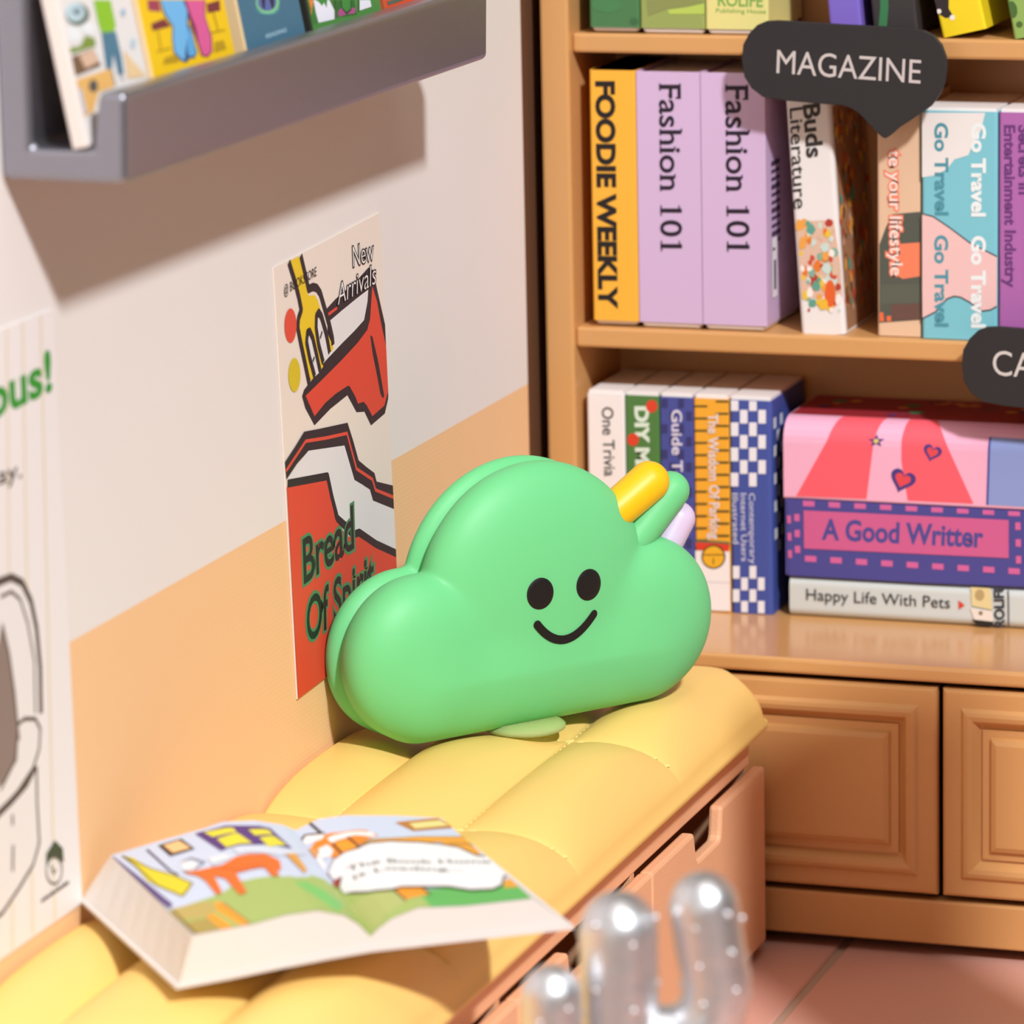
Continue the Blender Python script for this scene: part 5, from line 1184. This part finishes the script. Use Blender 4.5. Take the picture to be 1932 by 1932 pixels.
def seat():
    bm = bmesh.new()
    def warp(n, a, b):
        t = np.linspace(0, 1, n)
        e = 0.5 - 0.5 * np.cos(PI * t)
        return a + (b - a) * (0.55 * t + 0.45 * e)
    xs = list(warp(96, 0.0, LX))
    ys = list(YB1 - (YB1 - YB0) * np.concatenate([np.linspace(0, 1, 30) ** 2 * 0.05, np.linspace(0.05, 0.95, 330)[1:], 1 - np.linspace(1, 0, 24)[1:] ** 2 * 0.05]))
    for s in XS[1:3]: xs.append(s)
    for s in YS[1:5]: ys.append(s)
    xs = sorted(xs); ys = sorted(ys, reverse=True)
    r = 0.035
    G = []
    for y in ys:
        rowv = []
        for x in xs:
            X, Y = x, y
            cx = min(max(X, r), LX - r); cy = min(max(Y, YB0 + r), YB1 - r)
            q = math.hypot(X - cx, Y - cy)
            if q > r: X = cx + (X - cx) * r / q; Y = cy + (Y - cy) * r / q
            rowv.append(bm.verts.new((X, Y, seat_z(X, Y))))
        G.append(rowv)
    for a, b in zip(G[:-1], G[1:]):
        for i in range(len(xs) - 1):
            try: bm.faces.new([a[i], a[i + 1], b[i + 1], b[i]])
            except ValueError: pass
    # rim strip down and under
    loop = [(G[0][i]) for i in range(len(xs))] + [G[j][-1] for j in range(1, len(ys))] + [G[-1][i] for i in range(len(xs) - 2, -1, -1)] + [G[j][0] for j in range(len(ys) - 2, 0, -1)]
    prev = loop
    cxm, cym = LX / 2, (YB0 + YB1) / 2
    for dz, ins in ((-0.0015, -0.0015), (-0.009, -0.0008), (-0.0105, 0.001), (-0.0105, 0.02)):
        cur = []
        for v in loop:
            sx = -1 if v.co.x > cxm else 1
            sy = -1 if v.co.y > cym else 1
            ex = min(1, max(0, (0.04 - min(v.co.x, LX - v.co.x)) / 0.04)); ey = min(1, max(0, (0.04 - min(YB1 - v.co.y, v.co.y - YB0)) / 0.04))
            cur.append(bm.verts.new((v.co.x + sx * ins * ex, v.co.y + sy * ins * ey, LZ + dz)))
        n = len(loop)
        for k in range(n):
            try: bm.faces.new([prev[k], prev[(k + 1) % n], cur[(k + 1) % n], cur[k]])
            except ValueError: pass
        prev = cur
    bmesh.ops.remove_doubles(bm, verts=bm.verts, dist=1e-5)
    seat_m = mat(YELLOW, 0.42, 0.4, noise=0.03, nscale=4, bump=0.05, bscale=300, name='yellow_moulded_cushion')
    o = link('seat_cushion', bm_mesh(bm), bn, seat_m, True)
    # stitches along the seams
    bm = bmesh.new()
    def stitch(x, y, ang):
        L, w = 0.0062, 0.0022
        z = seat_z(x, y)
        c, s_ = math.cos(ang), math.sin(ang)
        P = []
        for a, b_, h in ((-L, 0, 0), (-L * .5, w, .0), (L * .5, w, .0), (L, 0, 0), (L * .5, -w, .0), (-L * .5, -w, .0)):
            P.append(bm.verts.new((x + a * c - b_ * s_, y + a * s_ + b_ * c, z - 0.0004)))
        t1 = bm.verts.new((x - L * .5 * c, y - L * .5 * s_, z + 0.0022)); t2 = bm.verts.new((x + L * .5 * c, y + L * .5 * s_, z + 0.0022))
        for f in ((0, 1, t1), (1, 2, t2, t1), (2, 3, t2), (3, 4, t2), (4, 5, t1, t2), (5, 0, t1)):
            bm.faces.new([P[i] if isinstance(i, int) else i for i in f])
    for s in XS[1:3]:
        y = YB1 - 0.05
        while y > YB0 + 0.04:
            stitch(s, y, PI / 2 + 0.25); y -= 0.0155
    for s in YS[1:5]:
        x = 0.03
        while x < LX - 0.02:
            stitch(x, s, 0.25); x += 0.0155
    st = link('stitching', bm_mesh(bm), o, mat('#fbdd8c', 0.4, 0.4), True)
    st['kind'] = 'stuff'
    return o
seat()

# ------------------------------------------------------------------ green cloud
CU = Vector((0.602, 0.7985, 0)).normalized(); CN = Vector((CU.y, -CU.x, 0)); CO = Vector((0.204, -0.433, 0.4055))
def C3(u, w, v): return CO + CU * u + Vector((0, 0, w)) + CN * v
cl = empty('cloud_ornament', tuple(CO), 'smiling mint green cloud with yellow, green and lilac prongs sitting on the yellow seat', 'ornament')
LOBES = [(-0.168, 0.106, 0.1015, 1.0), (0.0, 0.1615, 0.1615, 1.0), (0.1565, 0.106, 0.1035, 1.0)]
def stad(u, w):
    cu_ = min(max(u, -0.168), 0.156)
    return 0.075 - math.hypot(u - cu_, w - 0.0755)
def tvals(u, w):
    o = [(r - math.hypot(u - cx, w - cy)) / r for cx, cy, r, k in LOBES]
    o.append(stad(u, w) / 0.105)
    return o
def cheight(u, w, H):
    p = 2.25; k = 9.0
    acc = 0
    for t in tvals(u, w):
        if t > 0:
            t = min(t, 1)
            h = (1 - (1 - t) ** p) ** (1 / p)
            acc += h ** k
    return H * min(acc ** (1 / k), 1.12)
def cinside(u, w): return max(tvals(u, w)) > 0
def cloud_shell(name, v0, H, m, sc=1.0):
    na, nr = 300, 56
    c0 = (0.0, 0.115)
    rad = []
    for i in range(na):
        a = 2 * PI * i / na
        lo, hi = 0.02, 0.4
        r = 0.02
        while cinside(c0[0] + r * math.cos(a), c0[1] + r * math.sin(a)): r += 0.002
        lo, hi = r - 0.002, r
        for _ in range(22):
            md = (lo + hi) / 2
            if cinside(c0[0] + md * math.cos(a), c0[1] + md * math.sin(a)): lo = md
            else: hi = md
        rad.append(lo)
    bm = bmesh.new()
    def side(sg):
        rings = []
        for j in range(1, nr):
            q = j / nr
            s = 1 - (1 - q) ** 2.0
            rings.append([(c0[0] + rad[i] * s * math.cos(2 * PI * i / na), c0[1] + rad[i] * s * math.sin(2 * PI * i / na)) for i in range(na)])
        out = []
        for rg in rings:
            out.append([bm.verts.new(C3(u * sc, w, v0 + sg * cheight(u, w, H))) for u, w in rg])
        cen = bm.verts.new(C3(c0[0] * sc, c0[1], v0 + sg * cheight(*c0, H)))
        return cen, out
    rim = [bm.verts.new(C3((c0[0] + rad[i] * math.cos(2 * PI * i / na)) * sc, c0[1] + rad[i] * math.sin(2 * PI * i / na), v0)) for i in range(na)]
    for sg in (1, -1):
        cen, rg = side(sg)
        for i in range(na):
            bm.faces.new([cen, rg[0][i], rg[0][(i + 1) % na]])
        for a, b in zip(rg, rg[1:] + [rim]):
            for i in range(na): bm.faces.new([a[i], b[i], b[(i + 1) % na], a[(i + 1) % na]])
    bmesh.ops.smooth_vert(bm, verts=bm.verts, factor=0.5, use_axis_x=True, use_axis_y=True, use_axis_z=True)
    bmesh.ops.smooth_vert(bm, verts=bm.verts, factor=0.5, use_axis_x=True, use_axis_y=True, use_axis_z=True)
    return link(name, bm_mesh(bm), cl, m, True)
green_m = mat(GREEN, 0.5, 0.35, sss=0.25, bump=0.03, bscale=500, name='mint_green_vinyl')
cloud_shell('front_shell', 0.0, 0.052, green_m)
cloud_shell('back_shell', -0.0415, 0.031, green_m)
def face_pt(u, w, d=0.0010): return C3(u, w, cheight(u, w, 0.052) + d)
ink = mat('#141414', 0.45, 0.4)
for eu in (-0.0235, 0.0485):
    bm = bmesh.new()
    n = 32; prev = None
    cen = bm.verts.new(face_pt(eu, 0.172))
    for r in (0.006, 0.012, 0.0172, 0.0192):
        ring = [bm.verts.new(face_pt(eu + r * math.cos(2 * PI * k / n), 0.172 + r * 1.02 * math.sin(2 * PI * k / n), 0.001 if r < .019 else 0.0)) for k in range(n)]
        for k in range(n):
            if prev is None: bm.faces.new([cen, ring[k], ring[(k + 1) % n]])
            else: bm.faces.new([prev[k], ring[k], ring[(k + 1) % n], prev[(k + 1) % n]])
        prev = ring
    link('eye', bm_mesh(bm), cl, ink, True)
bm = bmesh.new()
P0, P1, P2 = (-0.029, 0.1345), (0.008, 0.086), (0.0555, 0.1345)
prev = None
N = 28
def quad(t): return tuple((1 - t) ** 2 * a + 2 * t * (1 - t) * b + t * t * c for a, b, c in zip(P0, P1, P2))
hw = 0.0053
secs = []
for k in range(-4, N + 5):
    t = min(max(k / N, 0), 1)
    u, w = quad(t); u2, w2 = quad(min(t + 1e-3, 1)); u1, w1 = quad(max(t - 1e-3, 0))
    dx, dy = u2 - u1, w2 - w1; L = math.hypot(dx, dy); dx /= L; dy /= L
    e = 0 if 0 <= k <= N else (k if k < 0 else k - N)
    sh = math.sin(min(abs(e) / 4, 1) * PI / 2) * hw * (1 if e >= 0 else -1)
    ww = hw * math.cos(min(abs(e) / 4, 1) * PI / 2) + 1e-5
    u += dx * sh; w += dy * sh
    secs.append([bm.verts.new(face_pt(u - dy * ww * q, w + dx * ww * q, 0.001)) for q in (-1, -.4, .4, 1)])
for a, b in zip(secs[:-1], secs[1:]):
    for i in range(3): bm.faces.new([a[i], a[i + 1], b[i + 1], b[i]])
link('mouth', bm_mesh(bm), cl, ink, True)
def capsule_bm(bm, a, b, r0, r1, n=28, m_=10, squash=1.0):
    a, b = Vector(a), Vector(b); d = (b - a); L = d.length; d.normalize()
    ax = d.cross(Vector((0, 0, 1))).normalized() if abs(d.z) < .95 else Vector((1, 0, 0))
    ay = d.cross(ax)
    prof = [(r0 * math.cos(t), -r0 * math.sin(t)) for t in [PI / 2 * (1 - k / m_) for k in range(m_)]] + [(r0 + (r1 - r0) * k / 8, L * k / 8) for k in range(9)] + [(r1 * math.cos(t), L + r1 * math.sin(t)) for t in [PI / 2 * (k + 1) / m_ for k in range(m_)]]
    rings = []
    for r, h in prof:
        r = max(r, 1e-5)
        rings.append([bm.verts.new(a + d * h + ax * r * math.cos(2 * PI * k / n) + ay * r * math.sin(2 * PI * k / n)) for k in range(n)])
    for p, q in zip(rings[:-1], rings[1:]):
        for k in range(n): bm.faces.new([p[k], q[k], q[(k + 1) % n], p[(k + 1) % n]])
def prong(lbl, a, b, r0, r1, v0, v1, m):
    bm = bmesh.new()
    capsule_bm(bm, C3(a[0], a[1], v0), C3(b[0], b[1], v1), r0, r1)
    o = link('prong', bm_mesh(bm), cl, m, True)
    o['label'] = lbl
prong('yellow prong', (0.080, 0.222), (0.172, 0.276), 0.0235, 0.0255, 0.004, 0.006, mat('#f6c312', 0.4, 0.45, sss=0.2))
prong('mint green prong', (0.115, 0.172), (0.2085, 0.259), 0.0240, 0.0240, 0.0, 0.0, green_m)
prong('lilac prong', (0.165, 0.130), (0.2285, 0.2185), 0.0215, 0.0215, -0.010, -0.012, mat('#dcc8e6', 0.4, 0.45, sss=0.2))
# clear foot disc
gl = bpy.data.materials.new('clear_green_plastic'); gl.use_nodes = True
gb = gl.node_tree.nodes['Principled BSDF']
gb.inputs['Base Color'].default_value = (0.80, 0.92, 0.40, 1); gb.inputs['Roughness'].default_value = 0.03
gb.inputs['Transmission Weight'].default_value = 0.6; gb.inputs['IOR'].default_value = 1.3
fc = C3(-0.022, 0, 0.010)
lathe('foot_disc', [(0.001, -0.0105), (0.046, -0.0105), (0.050, -0.0085), (0.050, -0.0045), (0.046, -0.002), (0.040, 0.001), (0.001, 0.001)], gl, cl, n=48, loc=tuple(fc + Vector((0, 0, 0.006))))

# ------------------------------------------------------------------ open book on the seat
ob = empty('open_book', (0.35, -1.25, 0.412), 'thick open picture book with cartoon pages lying on the yellow seat', 'book')
KP = Vector((0.209, -1.55, 0)); KT = Vector((0.81, 0.586, 0)); KS = Vector((-0.586, 0.81, 0))
NT = [(0.016, .473), (.078, .4775), (.111, .483), (.144, .484), (.171, .476), (.186, .465), (.198, .451), (.206, .458), (.22, .467), (.248, .4755), (.298, .472), (.368, .472)]
FT = [(-.002, .470), (.05, .480), (.10, .489), (.12, .494), (.155, .492), (.185, .484), (.20, .476), (.207, .479), (.225, .486), (.255, .487), (.31, .481), (.362, .473)]
NB = [(0.0, .424), (.05, .428), (.10, .433), (.15, .437), (.198, .440), (.25, .440), (.30, .440), (.35, .440), (.407, .440)]
FB = [(-.034, .428), (.02, .431), (.07, .435), (.13, .438), (.2, .441), (.25, .441), (.30, .441), (.34, .441), (.392, .441)]
SD = 0.31
def interp(T, t):
    if t <= T[0][0]: return T[0][1]
    for a, b in zip(T[:-1], T[1:]):
        if t <= b[0]:
            q = (t - a[0]) / (b[0] - a[0]); q2 = q
            return a[1] + (b[1] - a[1]) * q2
    return T[-1][1]
def ktop(t, s):
    q = min(max(s / SD, 0), 1)
    return interp(NT, t) * (1 - q) + interp(FT, t) * q
def K(t, s, z): return KP + KT * t + KS * s + Vector((0, 0, z))
def pages(name, il, ir, bl_, br_):
    bm = bmesh.new()
    secs = []
    for j in range(9):
        q = j / 8
        top = [(NT[k][0] * (1 - q) + FT[k][0] * q, NT[k][1] * (1 - q) + FT[k][1] * q) for k in range(il, ir + 1)]
        bot = [(NB[k][0] * (1 - q) + FB[k][0] * q, NB[k][1] * (1 - q) + FB[k][1] * q) for k in range(bl_, br_ + 1)]
        secs.append([bm.verts.new(K(t, SD * q, z)) for t, z in top + bot[::-1]])
    n = len(secs[0])
    for a, b in zip(secs[:-1], secs[1:]):
        for k in range(n): bm.faces.new([a[k], a[(k + 1) % n], b[(k + 1) % n], b[k]])
    f1 = bm.faces.new(secs[0]); f2 = bm.faces.new(secs[-1][::-1])
    bmesh.ops.triangulate(bm, faces=[f1, f2])
    me = bm_mesh(bm)
    return link(name, me, ob, page_edge)
page_edge = mat('#dfd8d3', 0.65, 0.25, noise=0.015, nscale=60, name='page_edges')
pl_ = pages('page_block', 0, 6, 0, 4)
pr_ = pages('page_block', 6, 11, 4, 8)
bm = bmesh.new()
secs = []
for j in range(9):
    q = j / 8
    bot = [(NB[k][0] * (1 - q) + FB[k][0] * q, NB[k][1] * (1 - q) + FB[k][1] * q) for k in range(9)]
    bot = [(bot[0][0] - .004, bot[0][1])] + bot[1:-1] + [(bot[-1][0] + .004, bot[-1][1])]
    s = -0.003 + (SD + .006) * q
    secs.append([bm.verts.new(K(t, s, z - .0005)) for t, z in bot] + [bm.verts.new(K(t, s, z - .004)) for t, z in bot[::-1]])
n = len(secs[0])
for a, b in zip(secs[:-1], secs[1:]):
    for k in range(n): bm.faces.new([a[k], a[(k + 1) % n], b[(k + 1) % n], b[k]])
bmesh.ops.triangulate(bm, faces=[bm.faces.new(secs[0]), bm.faces.new(secs[-1][::-1])])
link('cover', bm_mesh(bm), ob, page_edge)
def kf(t, s, w): return K(t, s, ktop(t, s) + w)
cuts = sorted({round(x, 4) for T in (NT, FT) for x, _ in T} | {round(0.006 * k, 4) for k in range(0, 62)})
scuts = [0.0124 * k for k in range(1, 25)]
def lim_clip(side):
    c = [((0, 0.0, 0), (0, -1, 0)), ((0, SD, 0), (0, 1, 0))]
    # slanted outer edges of the pages
    if side == 'l':
        c += [((0.198, 0, 0), (1, 0.0, 0)), ((0.0165, 0, 0), (-1, -0.058, 0))]
    else:
        c += [((0.198, 0, 0), (-1, 0, 0)), ((0.3675, 0, 0), (1, 0.02, 0))]
    return c
def base_page(a, c, t0, t1):
    a.poly(c, [(t0, 0), (t1, 0), (t1, SD), (t0, SD)])
for key, side, par, c in (('page_left', 'l', pl_, '#cdd6ea'), ('page_right', 'r', pr_, '#cdd6ea')):
    a = Art(kf, step=5e-5, base=7e-4)
    base_page(a, c, -0.01 if side == 'l' else 0.198, 0.198 if side == 'l' else 0.37)
    if side == 'l': a.poly('#a9bc6c', [(0.05, 0), (0.198, 0), (0.198, 0.14), (0.1, 0.1)])
    else:
        a.poly('#a9bc6c', [(0.198, 0), (0.27, 0), (0.265, 0.10), (0.198, 0.15)])
        a.poly('#66b45e', [(0.262, 0), (0.372, 0), (0.372, 0.06), (0.262, 0.045)])
    a.run(ART[key])
    a.build('page_print', par, 0.5, cuts=cuts, clip=lim_clip(side), vcuts=scuts)

# ------------------------------------------------------------------ wall rail with picture books
rail_m = mat('#a4a3ae', 0.38, 0.5, metal=0.96, bump=0.12, bscale=380, name='silver_grey_rail')
rl = empty('wall_rail', (0.06, -0.9, 1.207), 'long silver-grey display rail fixed high on the left wall', 'shelf')
pts = [(0.0, 1.208), (0.135, 1.206), (0.1375, 1.296), (0.108, 1.2965), (0.1005, 1.2395), (0.0335, 1.2395), (0.0355, 1.46), (0.0, 1.46)]
prism('rail_channel', pts, lambda u, v: (u + .0006, -1.437, v), (0, 1.077, 0), rail_m, rl, bev=0.0075, seg=4, smooth=False)
MP = Vector((0.096, 0, 1.238)); TD = Vector((-0.187, 0, 1.0)).normalized(); MN = Vector((1, 0, 0.187)).normalized()
def picture_book(label, y0, y1, colr, key, edge='#e8d8cc', h=0.24):
    t = empty('picture_book', (0.09, (y0 + y1) / 2, 1.2405), label, 'book', 'picture books leaning in the wall rail')
    def q(y, s, w): return MP + TD * s + MN * w + Vector((0, y, 0))
    lo = 0.004
    bm = bmesh.new()
    v = [bm.verts.new(q(y, s, w)) for w in (-0.0165, -0.0005) for y, s in ((y0, lo), (y1, lo), (y1, h), (y0, h))]
    for f in ((0, 3, 2, 1), (4, 5, 6, 7), (0, 1, 5, 4), (1, 2, 6, 5), (2, 3, 7, 6), (3, 0, 4, 7)): bm.faces.new([v[i] for i in f])
    bmesh.ops.bevel(bm, geom=bm.edges[:], offset=0.0012, segments=2, affect='EDGES', profile=.5)
    link('page_block', bm_mesh(bm), t, mat(edge, 0.5, 0.35))
    bm = bmesh.new()
    v = [bm.verts.new(q(y, s, w)) for w in (-0.0006, 0.0004) for y, s in ((y0 + .004, lo + .002), (y1 - .002, lo + .002), (y1 - .002, h - .002), (y0 + .004, h - .002))]
    for f in ((0, 3, 2, 1), (4, 5, 6, 7), (0, 1, 5, 4), (1, 2, 6, 5), (2, 3, 7, 6), (3, 0, 4, 7)): bm.faces.new([v[i] for i in f])
    cv = link('cover', bm_mesh(bm), t, mat(colr, 0.45, 0.4))
    clip = [((y0 + .005, 0, 0), (-1, 0, 0)), ((y1 - .003, 0, 0), (1, 0, 0)), ((0, lo + .003, 0), (0, -1, 0))]
    Art(lambda u, s, w: MP + TD * s + MN * (w + .0003) + Vector((0, u, 0))).run(ART[key]).build('cover_print', t, 0.5, clip=clip)
    return t
picture_book('white picture book with a figure in a green shirt, leftmost in the wall rail', -1.436, -1.262, '#e6e0de', 'mag_a', '#eadcd4')
picture_book('yellow picture book with blue and pink figures in the wall rail', -1.252, -1.030, '#f2c510', 'mag_b', '#f0d2a8')
picture_book('teal picture book with a green ring on its cover in the wall rail', -1.000, -0.826, '#41708a', 'mag_c', '#e8c898')
picture_book('green and white picture book with cartoon characters in the wall rail', -0.806, -0.586, '#4a8a44', 'mag_d', '#2b2a26')
picture_book('orange-red picture book, rightmost in the wall rail', -0.572, -0.42, '#dd5230', 'mag_e', '#c05a3a')

# ------------------------------------------------------------------ posters
def sheet(name, label, quad, colr):
    o_ = empty(name, (0.001, (quad[0][0] + quad[1][0]) / 2, quad[0][1]), label, 'poster')
    bm = bmesh.new()
    a = [bm.verts.new((0.0004, y, z)) for y, z in quad]; b = [bm.verts.new((0.0022, y, z)) for y, z in quad]
    bm.faces.new(a); bm.faces.new(b[::-1])
    for k in range(4): bm.faces.new([a[k], b[k], b[(k + 1) % 4], a[(k + 1) % 4]])
    link('paper', bm_mesh(bm), o_, mat(colr, 0.5, 0.3))
    return o_
BL, BR, TR, TL = (-0.705, 0.488), (-0.362, 0.5015), (-0.3890, 1.0200), (-0.736, 1.007)
po = sheet('poster', 'narrow Bread Of Spirit poster with a yellow fork on the wall behind the cloud', (BL, BR, TR, TL), '#ecdfd4')
def edge_clip(quad, ins=0.0004):
    out = []
    n = len(quad)
    for k in range(n):
        a, b = Vector(quad[k]), Vector(quad[(k + 1) % n])
        d = (b - a).normalized(); no = Vector((d.y, -d.x))
        out.append(((a.x - no.x * ins, a.y - no.y * ins, 0), (no.x, no.y, 0)))
    return out
Art(lambda u, v, w: (0.0022 + w, u, v), step=3e-5, base=3e-4).run(ART['poster'], {'BL': BL, 'BR': BR}).build('print', po, 0.45, clip=edge_clip((BL, BR, TR, TL)))
q2 = ((-2.1, 0.4235), (-1.3245, 0.4235), (-1.3345, 1.0600), (-2.1, 1.0600))
po2 = sheet('poster', 'pale striped poster with a drawn cup and green lettering, cut by the left edge', q2, '#ece6e6')
Art(lambda u, v, w: (0.0022 + w, u, v), step=3e-5, base=3e-4).run(ART['poster_left']).build('print', po2, 0.5, clip=edge_clip(q2))

# ------------------------------------------------------------------ silver cactus in the foreground
silver = mat('#e6e6ea', 0.42, 0.5, metal=1.0, noise=0.05, nscale=30, bump=0.9, bscale=45, name='silver_foil')
D_ = R_; UPV = Vector((0, 0, 1))
H_ = Vector((R_.x, R_.y, 0)).normalized()      # broadside direction of the ornament
CB = Vector((0.727, -1.73, 0.0))
ct = empty('cactus_ornament', (CB.x, CB.y, 0), 'shiny silver beaded cactus standing in the right foreground', 'ornament')
CF = Vector((H_.y, -H_.x, 0))
if CF.y > 0: CF = -CF
def tube(bm, path, rads, n=28):
    prevax = None; rings = []
    P = [Vector(p) for p in path]
    for i, p in enumerate(P):
        d = (P[min(i + 1, len(P) - 1)] - P[max(i - 1, 0)]).normalized()
        ax = CF - d * CF.dot(d); ax.normalize(); ay = d.cross(ax)
        rings.append([bm.verts.new(p + ax * rads[i] * math.cos(2 * PI * k / n) + ay * rads[i] * math.sin(2 * PI * k / n)) for k in range(n)])
    for a, b in zip(rings[:-1], rings[1:]):
        for k in range(n): bm.faces.new([a[k], b[k], b[(k + 1) % n], a[(k + 1) % n]])
    bm.faces.new(rings[0]); bm.faces.new(rings[-1][::-1])
def capped(path, r, n=8):
    P = [Vector(p) for p in path]
    d = (P[-1] - P[-2]).normalized()
    out = P[:]; rr = [r] * len(P)
    for k in range(1, n + 1):
        a = k / n * PI / 2
        out.append(P[-1] + d * r * math.sin(a)); rr.append(max(r * math.cos(a), 0.0006))
    return out, rr
def pt(h, z, f=0.0): return CB + H_ * h + UPV * z + CF * f
def bez(a, b, c, n): return [a * (1 - t) ** 2 + b * 2 * t * (1 - t) + c * t * t for t in [k / n for k in range(n + 1)]]
bm = bmesh.new()
path, rr = capped([pt(0, 0.10), pt(0, 0.2), pt(0, 0.3), pt(0, 0.4), pt(0, 0.5), pt(0, 0.579)], 0.036)
rr[0] = 0.034
tube(bm, path, rr)
stem = link('stem', bm_mesh(bm), ct, silver, True)
def bead(bm, p, r=0.0036):
    bmesh.ops.create_uvsphere(bm, u_segments=10, v_segments=8, radius=r, matrix=Matrix.Translation(p))
bm = bmesh.new()
A1 = bez(pt(0.02, 0.475), pt(0.088, 0.462), pt(0.089, 0.53), 8) + [pt(0.083, 0.56), pt(0.078, 0.600)]
p2, r2 = capped(A1, 0.032)
tube(bm, p2, r2)
link('arm', bm_mesh(bm), ct, silver, True)
bm = bmesh.new()
A2 = bez(pt(-0.015, 0.41, 0.0), pt(-0.062, 0.40, 0.03), pt(-0.0625, 0.46, 0.035), 8) + [pt(-0.0625, 0.53, 0.035)]
p3, r3 = capped(A2, 0.0275)
tube(bm, p3, r3)
link('arm', bm_mesh(bm), ct, silver, True)
bm = bmesh.new()
for a in range(6):
    ang = a * PI / 3 + 0.35
    for k in range(8):
        z = 0.14 + k * 0.062
        if z < 0.585: bead(bm, pt(0.0345 * math.sin(ang), z + (a % 2) * .018, 0.0345 * math.cos(ang)))
bead(bm, pt(0.004, 0.611, 0.002))
for a in range(6):
    ang = a * PI / 3 - 0.45
    for k in range(3):
        bead(bm, pt(0.088 - k * .003 + 0.0305 * math.sin(ang), 0.515 + k * 0.036 + (a % 2) * .012, 0.0305 * math.cos(ang)))
    for k in range(3):
        bead(bm, pt(-0.0625 + 0.026 * math.sin(ang), 0.455 + k * 0.028 + (a % 2) * .012, 0.035 + 0.026 * math.cos(ang)))
be = link('bead', bm_mesh(bm), ct, silver, True)
be['kind'] = 'stuff'
lathe('pot', [(0.055, 0.0), (0.062, 0.004), (0.078, 0.11), (0.082, 0.115), (0.082, 0.125), (0.074, 0.125), (0.07, 0.105)], mat('#b9b6ba', 0.3, 0.5, metal=0.9), ct, loc=(CB.x, CB.y, 0))
lathe('soil', [(0.001, 0.10), (0.071, 0.10), (0.071, 0.106), (0.001, 0.107)], mat('#5a4a40', 0.9, 0.2), ct, loc=(CB.x, CB.y, 0))

# ------------------------------------------------------------------ unseen column, added to cast the shade on cupboard and floor
dp = empty('shade_column', (1.20, -0.91, 0), 'plain tan column added out of frame to cast shade on the cupboard and floor', 'column')
lathe('base', [(0.165, 0.0), (0.165, 0.03), (0.15, 0.045)], wood, dp, loc=(1.20, -0.91, 0))
lathe('shaft', [(0.145, 0.04), (0.14, 0.3), (0.14, 0.9), (0.145, 1.18)], wood, dp, loc=(1.20, -0.91, 0))
lathe('capital', [(0.145, 1.175), (0.15, 1.19), (0.15, 1.215), (0.14, 1.22)], wood, dp, loc=(1.20, -0.91, 0))
